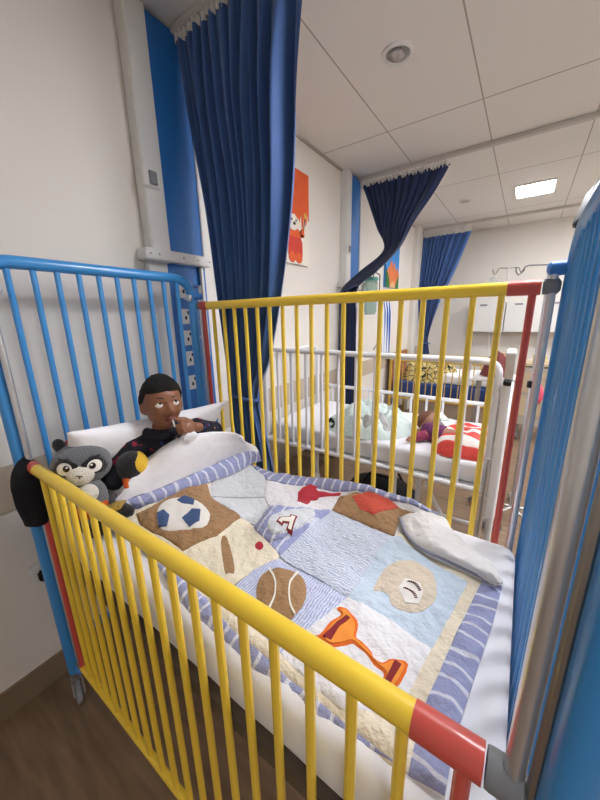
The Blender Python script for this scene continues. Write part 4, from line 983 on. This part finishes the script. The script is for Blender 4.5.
# under the white cot
bx = thing('carton', 'brown cardboard carton on the floor beyond the tied blue curtain', 'box', (.0, 1.55, 0))
tan = mat('cardboard', (150, 126, 100), .8, var=.06)
MB().box((.03, 1.56, .2), (.26, .40, .40), bev=.003).build('body', tan, bx)
MB().box((.03, 1.56, .401), (.26, .05, .002)).build('tape', mat('packing_tape', (184, 160, 120), .4), bx)
bg = thing('holdall_bag', 'black holdall bag on the floor under the white cot', 'bag', (.5, 1.72, 0))
MB().ell((.5, 1.72, .15), (.26, .16, .15), None, 32, 20, fn=lambda v: Vector((v.x, v.y, v.z))*(1+.06*noise.noise(v*12))).build('body', mat('black_canvas', (28, 28, 32), .8, bump=.4, bscale=80), bg)
for yy in (1.66, 1.78): MB().tube([(.38, yy, .26), (.42, yy, .33), (.58, yy, .33), (.62, yy, .26)], .009, 8).build('strap', black_pl, bg)

# ------------------------------------------------------------------ yellow cot in the far bay
yc = thing('hospital_cot', 'farthest cot with thin yellow rails, beyond the white cot', 'cot', (.4, 3.95, 0))
A0, A1 = 3.62, 4.25; pal_y = mat('pale_yellow_enamel', (216, 182, 84), .4); wood_b = mat('orange_brown_board', (168, 104, 62), .5, var=.1)
for yy, top in ((A0, .86), (A1, .86)):
    r_ = MB().tube([(-.11, yy, top), (1.0, yy, top)], .013, 10).build('side_rail', pal_y, yc)
    MB().tube([(-.11, yy, .40), (1.0, yy, .40)], .011, 10).build('bottom_tube', pal_y, r_)
    for i in range(15):
        MB().tube([(-.05+.07*i, yy, .40), (-.05+.07*i, yy, top)], .0055, 8).build('bar', pal_y, r_)
for xx in (-.13, 1.02):
    MB().box((xx, (A0+A1)/2, .68), (.025, A1-A0, .5), bev=.006).build('end_board', wood_b, yc)
    for yy in (A0, A1): MB().tube([(xx, yy, .0), (xx, yy, .93)], .016, 10).build('leg', pal_y, yc)
MB().box((.44, (A0+A1)/2, .42), (1.12, .6, .05)).build('mattress_base', mat('blue_base', (36, 70, 140), .5), yc)
m3 = pillow_box(-.1, 1.0, A0+.03, A1-.03, .447, .60, r=.03).build('mattress', mat('blue_mattress_vinyl', (44, 74, 138), .5), loc=(.45, 3.93, .447), smooth=60)
tag(m3, 'blue vinyl mattress inside the farthest yellow cot', 'mattress')
lt_ = pillow_box(.45, .98, A0+.05, A1-.05, .602, .72, r=.04).build('folded_duvet', sheet_m, loc=(.7, 3.93, .602), smooth=60)
tag(lt_, 'white folded duvet on the foot half of the farthest yellow cot', 'duvet')
pat = mat('yellow_black_print', (206, 188, 122), .9)
nt = pat.node_tree; b_ = nt.nodes['Principled BSDF']; vv = nt.nodes.new('ShaderNodeTexVoronoi'); vv.feature = 'DISTANCE_TO_EDGE'; vv.inputs['Scale'].default_value = 17
tcx = nt.nodes.new('ShaderNodeTexCoord'); nt.links.new(tcx.outputs['Object'], vv.inputs['Vector']); rr = nt.nodes.new('ShaderNodeValToRGB')
rr.color_ramp.elements[0].position = .05; rr.color_ramp.elements[0].color = lin((40, 36, 30)); rr.color_ramp.elements[1].position = .09; rr.color_ramp.elements[1].color = lin((214, 196, 134))
nt.links.new(vv.outputs['Distance'], rr.inputs['Fac']); nt.links.new(rr.outputs['Color'], b_.inputs['Base Color'])
pb = heap(.27, 3.92, .36, .26, .602, .21, pat, '', 3.7, 4, .5).build('printed_blanket', pat, loc=(.2, 3.92, .6), smooth=180)
tag(pb, 'heaped yellow and black printed blanket on the farthest yellow cot', 'blanket')

# striped cloth hanging on the wall by the second panel, suction jar
def cloth(u, v):
    return Vector((XW+.008+.024*min(1, v*4)+.014*min(1, v*3)*math.sin(u*PI*7+v*2), 3.30+.34*u, 1.62-.72*v))
pegs = thing('striped_cloth', 'blue and white striped cloth hanging on the wall under the small canvas picture', 'cloth', (XW, 3.47, 1.6))
MB().box((XW+.006, 3.47, 1.625), (.012, .36, .03), bev=.002).build('peg_rail', white_pl, pegs)
sc_ = striped('blue_white_stripe', (232, 236, 242), (44, 96, 176), 'Y', 7, .42, .3)
ct = MB().grid(cloth, 60, 20).build('cloth', sc_, pegs, smooth=180, recalc=False)
sm = ct.modifiers.new('t', 'SOLIDIFY'); sm.thickness = .004
jar = thing('suction_jar', 'clear greenish suction jar with tubing hung on the wall beside the navy curtain', 'jar', (XW+.05, 2.86, 1.45))
glass = mat('green_tinted_plastic', (170, 206, 196), .2, trans=.6, alpha=.75)
MB().lathe([(.0, 1.40), (.05, 1.40), (.062, 1.44), (.066, 1.70), (.05, 1.72), (.0, 1.72)], (XW+.085, 2.86, 0), n=24).build('jar_body', glass, jar)
MB().lathe([(0, 1.72), (.07, 1.72), (.07, 1.75), (.0, 1.755)], (XW+.085, 2.86, 0), n=24).build('lid', mat('teal_lid', (92, 160, 150), .5), jar)
MB().tube(fillet([(XW+.11, 2.86, 1.75), (XW+.11, 2.86, 1.8), (XW+.14, 2.95, 1.78), (XW+.13, 2.97, 1.1), (XW+.12, 2.9, 1.05)], .03), .006, 8).build('tubing', mat('grey_tubing', (120, 124, 122), .4), jar)
MB().box((XW+.012, 2.86, 1.58), (.024, .05, .2)).build('mount', white_pl, jar)

# ------------------------------------------------------------------ wall cupboards at the back
for i, (xa, xb) in enumerate(((.52, .93), (.935, 1.345), (1.35, 1.76))):
    t = thing('wall_cupboard', ['leftmost white wall cupboard on the back wall', 'middle white wall cupboard on the back wall', 'rightmost white wall cupboard on the back wall, partly behind the footboard'][i], 'cupboard', ((xa+xb)/2, YF, 1.14), 'white wall cupboards')
    MB().box(((xa+xb)/2, YF-.085, 1.335), (xb-xa-.002, .17, .40), bev=.002).build('body', mat('cupboard_side', (206, 203, 198), .5) if i == 0 else MATS['cupboard_side'], t)
    d = MB().box(((xa+xb)/2, YF-.179, 1.335), (xb-xa-.01, .018, .395), bev=.003).build('door', panel_white, t)
    MB().box(((xa+xb)/2-.06, YF-.191, 1.505), (.09, .006, .022)).build('handle', grey_pl, d)

# ------------------------------------------------------------------ drip stands
hook_m = mat('dark_steel', (120, 120, 122), .4, .6)
def drip(x, y, top, spread, label, r=.011, legs=.26, bag=False, rot=0):
    t = thing('drip_stand', label, 'drip stand', (x, y, 0), 'drip stands')
    MB().tube([(x, y, .07), (x, y, .95)], r, 12).tube([(x, y, .94), (x, y, top)], r*.7, 10).build('pole', chrome, t)
    MB().lathe([(r, 0), (r*1.9, .004), (r*1.9, .04), (r, .045)], (x, y, .93), n=14).build('collar', black_pl, t)
    for s in (-1, 1):
        e = x+s*spread
        pts = [(x, y, top-.004), (e-s*.02, y+s*.02, top), (e, y+s*.02, top-.006), (e+s*.014, y+s*.02, top-.035), (e+s*.028, y+s*.02, top-.05), (e+s*.042, y+s*.02, top-.03), (e+s*.044, y+s*.02, top-.005)]
        MB().tube(pts, .0042, 8).build('hook', hook_m, t)
    for k in range(5):
        a = rot+2*PI*k/5; ex, ey = x+legs*math.cos(a), y+legs*math.sin(a)
        l = MB().tube([(x, y, .085), ((x+ex)/2, (y+ey)/2, .08), (ex, ey, .062)], .009, 10).build('leg', chrome, t)
        MB().lathe([(0, -.009), (.022, -.009), (.024, 0), (.022, .009), (0, .009)], (ex, ey, .0245), (math.sin(a), -math.cos(a), 0), 16).build('castor_wheel', grey_pl, l)
    if bag:
        def bgf(u, v):
            a = 2*PI*u; q = math.sin(PI*min(1, max(0, v)))**.35
            return Vector((x-spread-.03+.045*q*math.cos(a), y-.02+.014*q*math.sin(a), top-.06-.17*v))
        MB().grid(bgf, 24, 14).build('fluid_bag', mat('clear_bag', (226, 230, 230), .25, trans=.4, alpha=.7), t, smooth=60)
        MB().tube([(x-spread-.03, y-.02, top-.23), (x-spread-.02, y-.03, top-.5), (x-spread+.02, y-.04, .9), (x-.03, y-.1, .75)], .0035, 6).build('drip_line', mat('clear_tube', (220, 222, 222), .3), t)
    return t
drip(1.262, 2.16, 1.655, .12, 'tall chrome drip stand standing between the white cot and the footboard', .012, rot=.35)
drip(1.00, 3.30, 1.78, .075, 'farther drip stand with fluid bag behind the foot of the white cot', .009, .2, True)

# trolley beside the far cot
tr = thing('bedside_trolley', 'pale bedside trolley behind the drip stand near the back wall', 'trolley', (1.42, 4.1, 0))
be = mat('beige_laminate', (206, 190, 160), .5)
MB().box((1.42, 4.1, .85), (.44, .4, .03), bev=.004).build('top', be, tr)
MB().box((1.42, 4.1, .50), (.40, .37, .64), bev=.003).build('body', mat('pale_grey_laminate', (190, 184, 174), .5), tr)
for z in (.40, .66):
    d = MB().box((1.42, 3.905, z), (.37, .02, .22), bev=.003).build('drawer', be, tr); MB().tube([(1.36, 3.885, z+.05), (1.48, 3.885, z+.05)], .007, 8).build('handle', steel, d)
mb = MB()
for a in (-.17, .17):
    for b in (-.15, .15): mb.lathe([(0, -.012), (.03, -.012), (.03, .012), (0, .012)], (1.42+a, 4.1+b, .031), (1, 0, 0), 16).tube([(1.42+a, 4.1+b, .05), (1.42+a, 4.1+b, .19)], .01, 8)
mb.build('castors', grey_pl, tr)
for x, y, dx, c, nm, lb in ((1.36, 4.05, .12, (222, 206, 150), 'tissue_box', 'yellow tissue box on the bedside trolley'), (1.53, 4.08, .1, (236, 232, 224), 'folded_cloths', 'white folded cloths on the bedside trolley')):
    m_ = mat(nm, c, .7); t = MB().box((x, y, .866+.04), (dx, .14, .08), bev=.008).build(nm, m_, loc=(x, y, .866)); tag(t, lb, nm.replace('_', ' '))
pk_ = mat('pink_fabric', (206, 78, 104), .9, var=.3, vscale=30)
def bagfn(v): return v*(1+.12*noise.noise(v*22))
tg = thing('pink_bag', 'small pink cloth bag hanging on the drip stand pole beside the footboard', 'bag', (1.30, 2.12, .85))
MB().ell((1.30, 2.12, .90), (.03, .035, .065), None, 20, 14, fn=bagfn).build('body', pk_, tg)
MB().tube([(1.29, 2.125, .95), (1.275, 2.145, 1.0), (1.262, 2.148, 1.02)], .004, 8).build('strap', pk_, tg)
bun = heap(1.02, 2.98, .12, .10, .86, .19, None, '', 6.6, 2.6)
ch = thing('clothes_stool', 'small table behind the white cot foot, holding a dark red bundle', 'table', (1.02, 3.0, 0))
MB().box((1.02, 3.0, .84), (.32, .3, .03), bev=.006).build('table_top', white_pl, ch)
for a in (-.13, .13):
    for b in (-.12, .12): MB().tube([(1.02+a, 3.0+b, 0), (1.02+a*.9, 3.0+b*.9, .83)], .012, 8).build('leg', steel, ch)
tag(bun.build('clothes_bundle', mat('burgundy_cloth', (122, 62, 62), .9, var=.5, vscale=22), loc=(1.02, 2.98, .86), smooth=180), 'dark red crumpled bundle on the small table behind the white cot', 'bundle')

# ------------------------------------------------------------------ light, camera
wd_ = bpy.data.worlds.new('daylight'); SC.world = wd_; wd_.use_nodes = True
wd_.node_tree.nodes['Background'].inputs[0].default_value = (.97, .98, 1.0, 1); wd_.node_tree.nodes['Background'].inputs[1].default_value = .22
cam = bpy.data.cameras.new('camera'); co = bpy.data.objects.new('camera', cam); COL.objects.link(co)
co.location = (1.18468, -.27494, 1.38484); co.rotation_euler = (1.319031, .019280, .600340)
cam.sensor_width = 36; cam.lens = 320.2367/800*36; cam.clip_start = .01
SC.camera = co
SC.view_settings.view_transform = 'Standard'; SC.view_settings.look = 'None'; SC.view_settings.gamma = 1
SC.view_settings.use_curve_mapping = False
SC.view_settings.exposure = 1.05
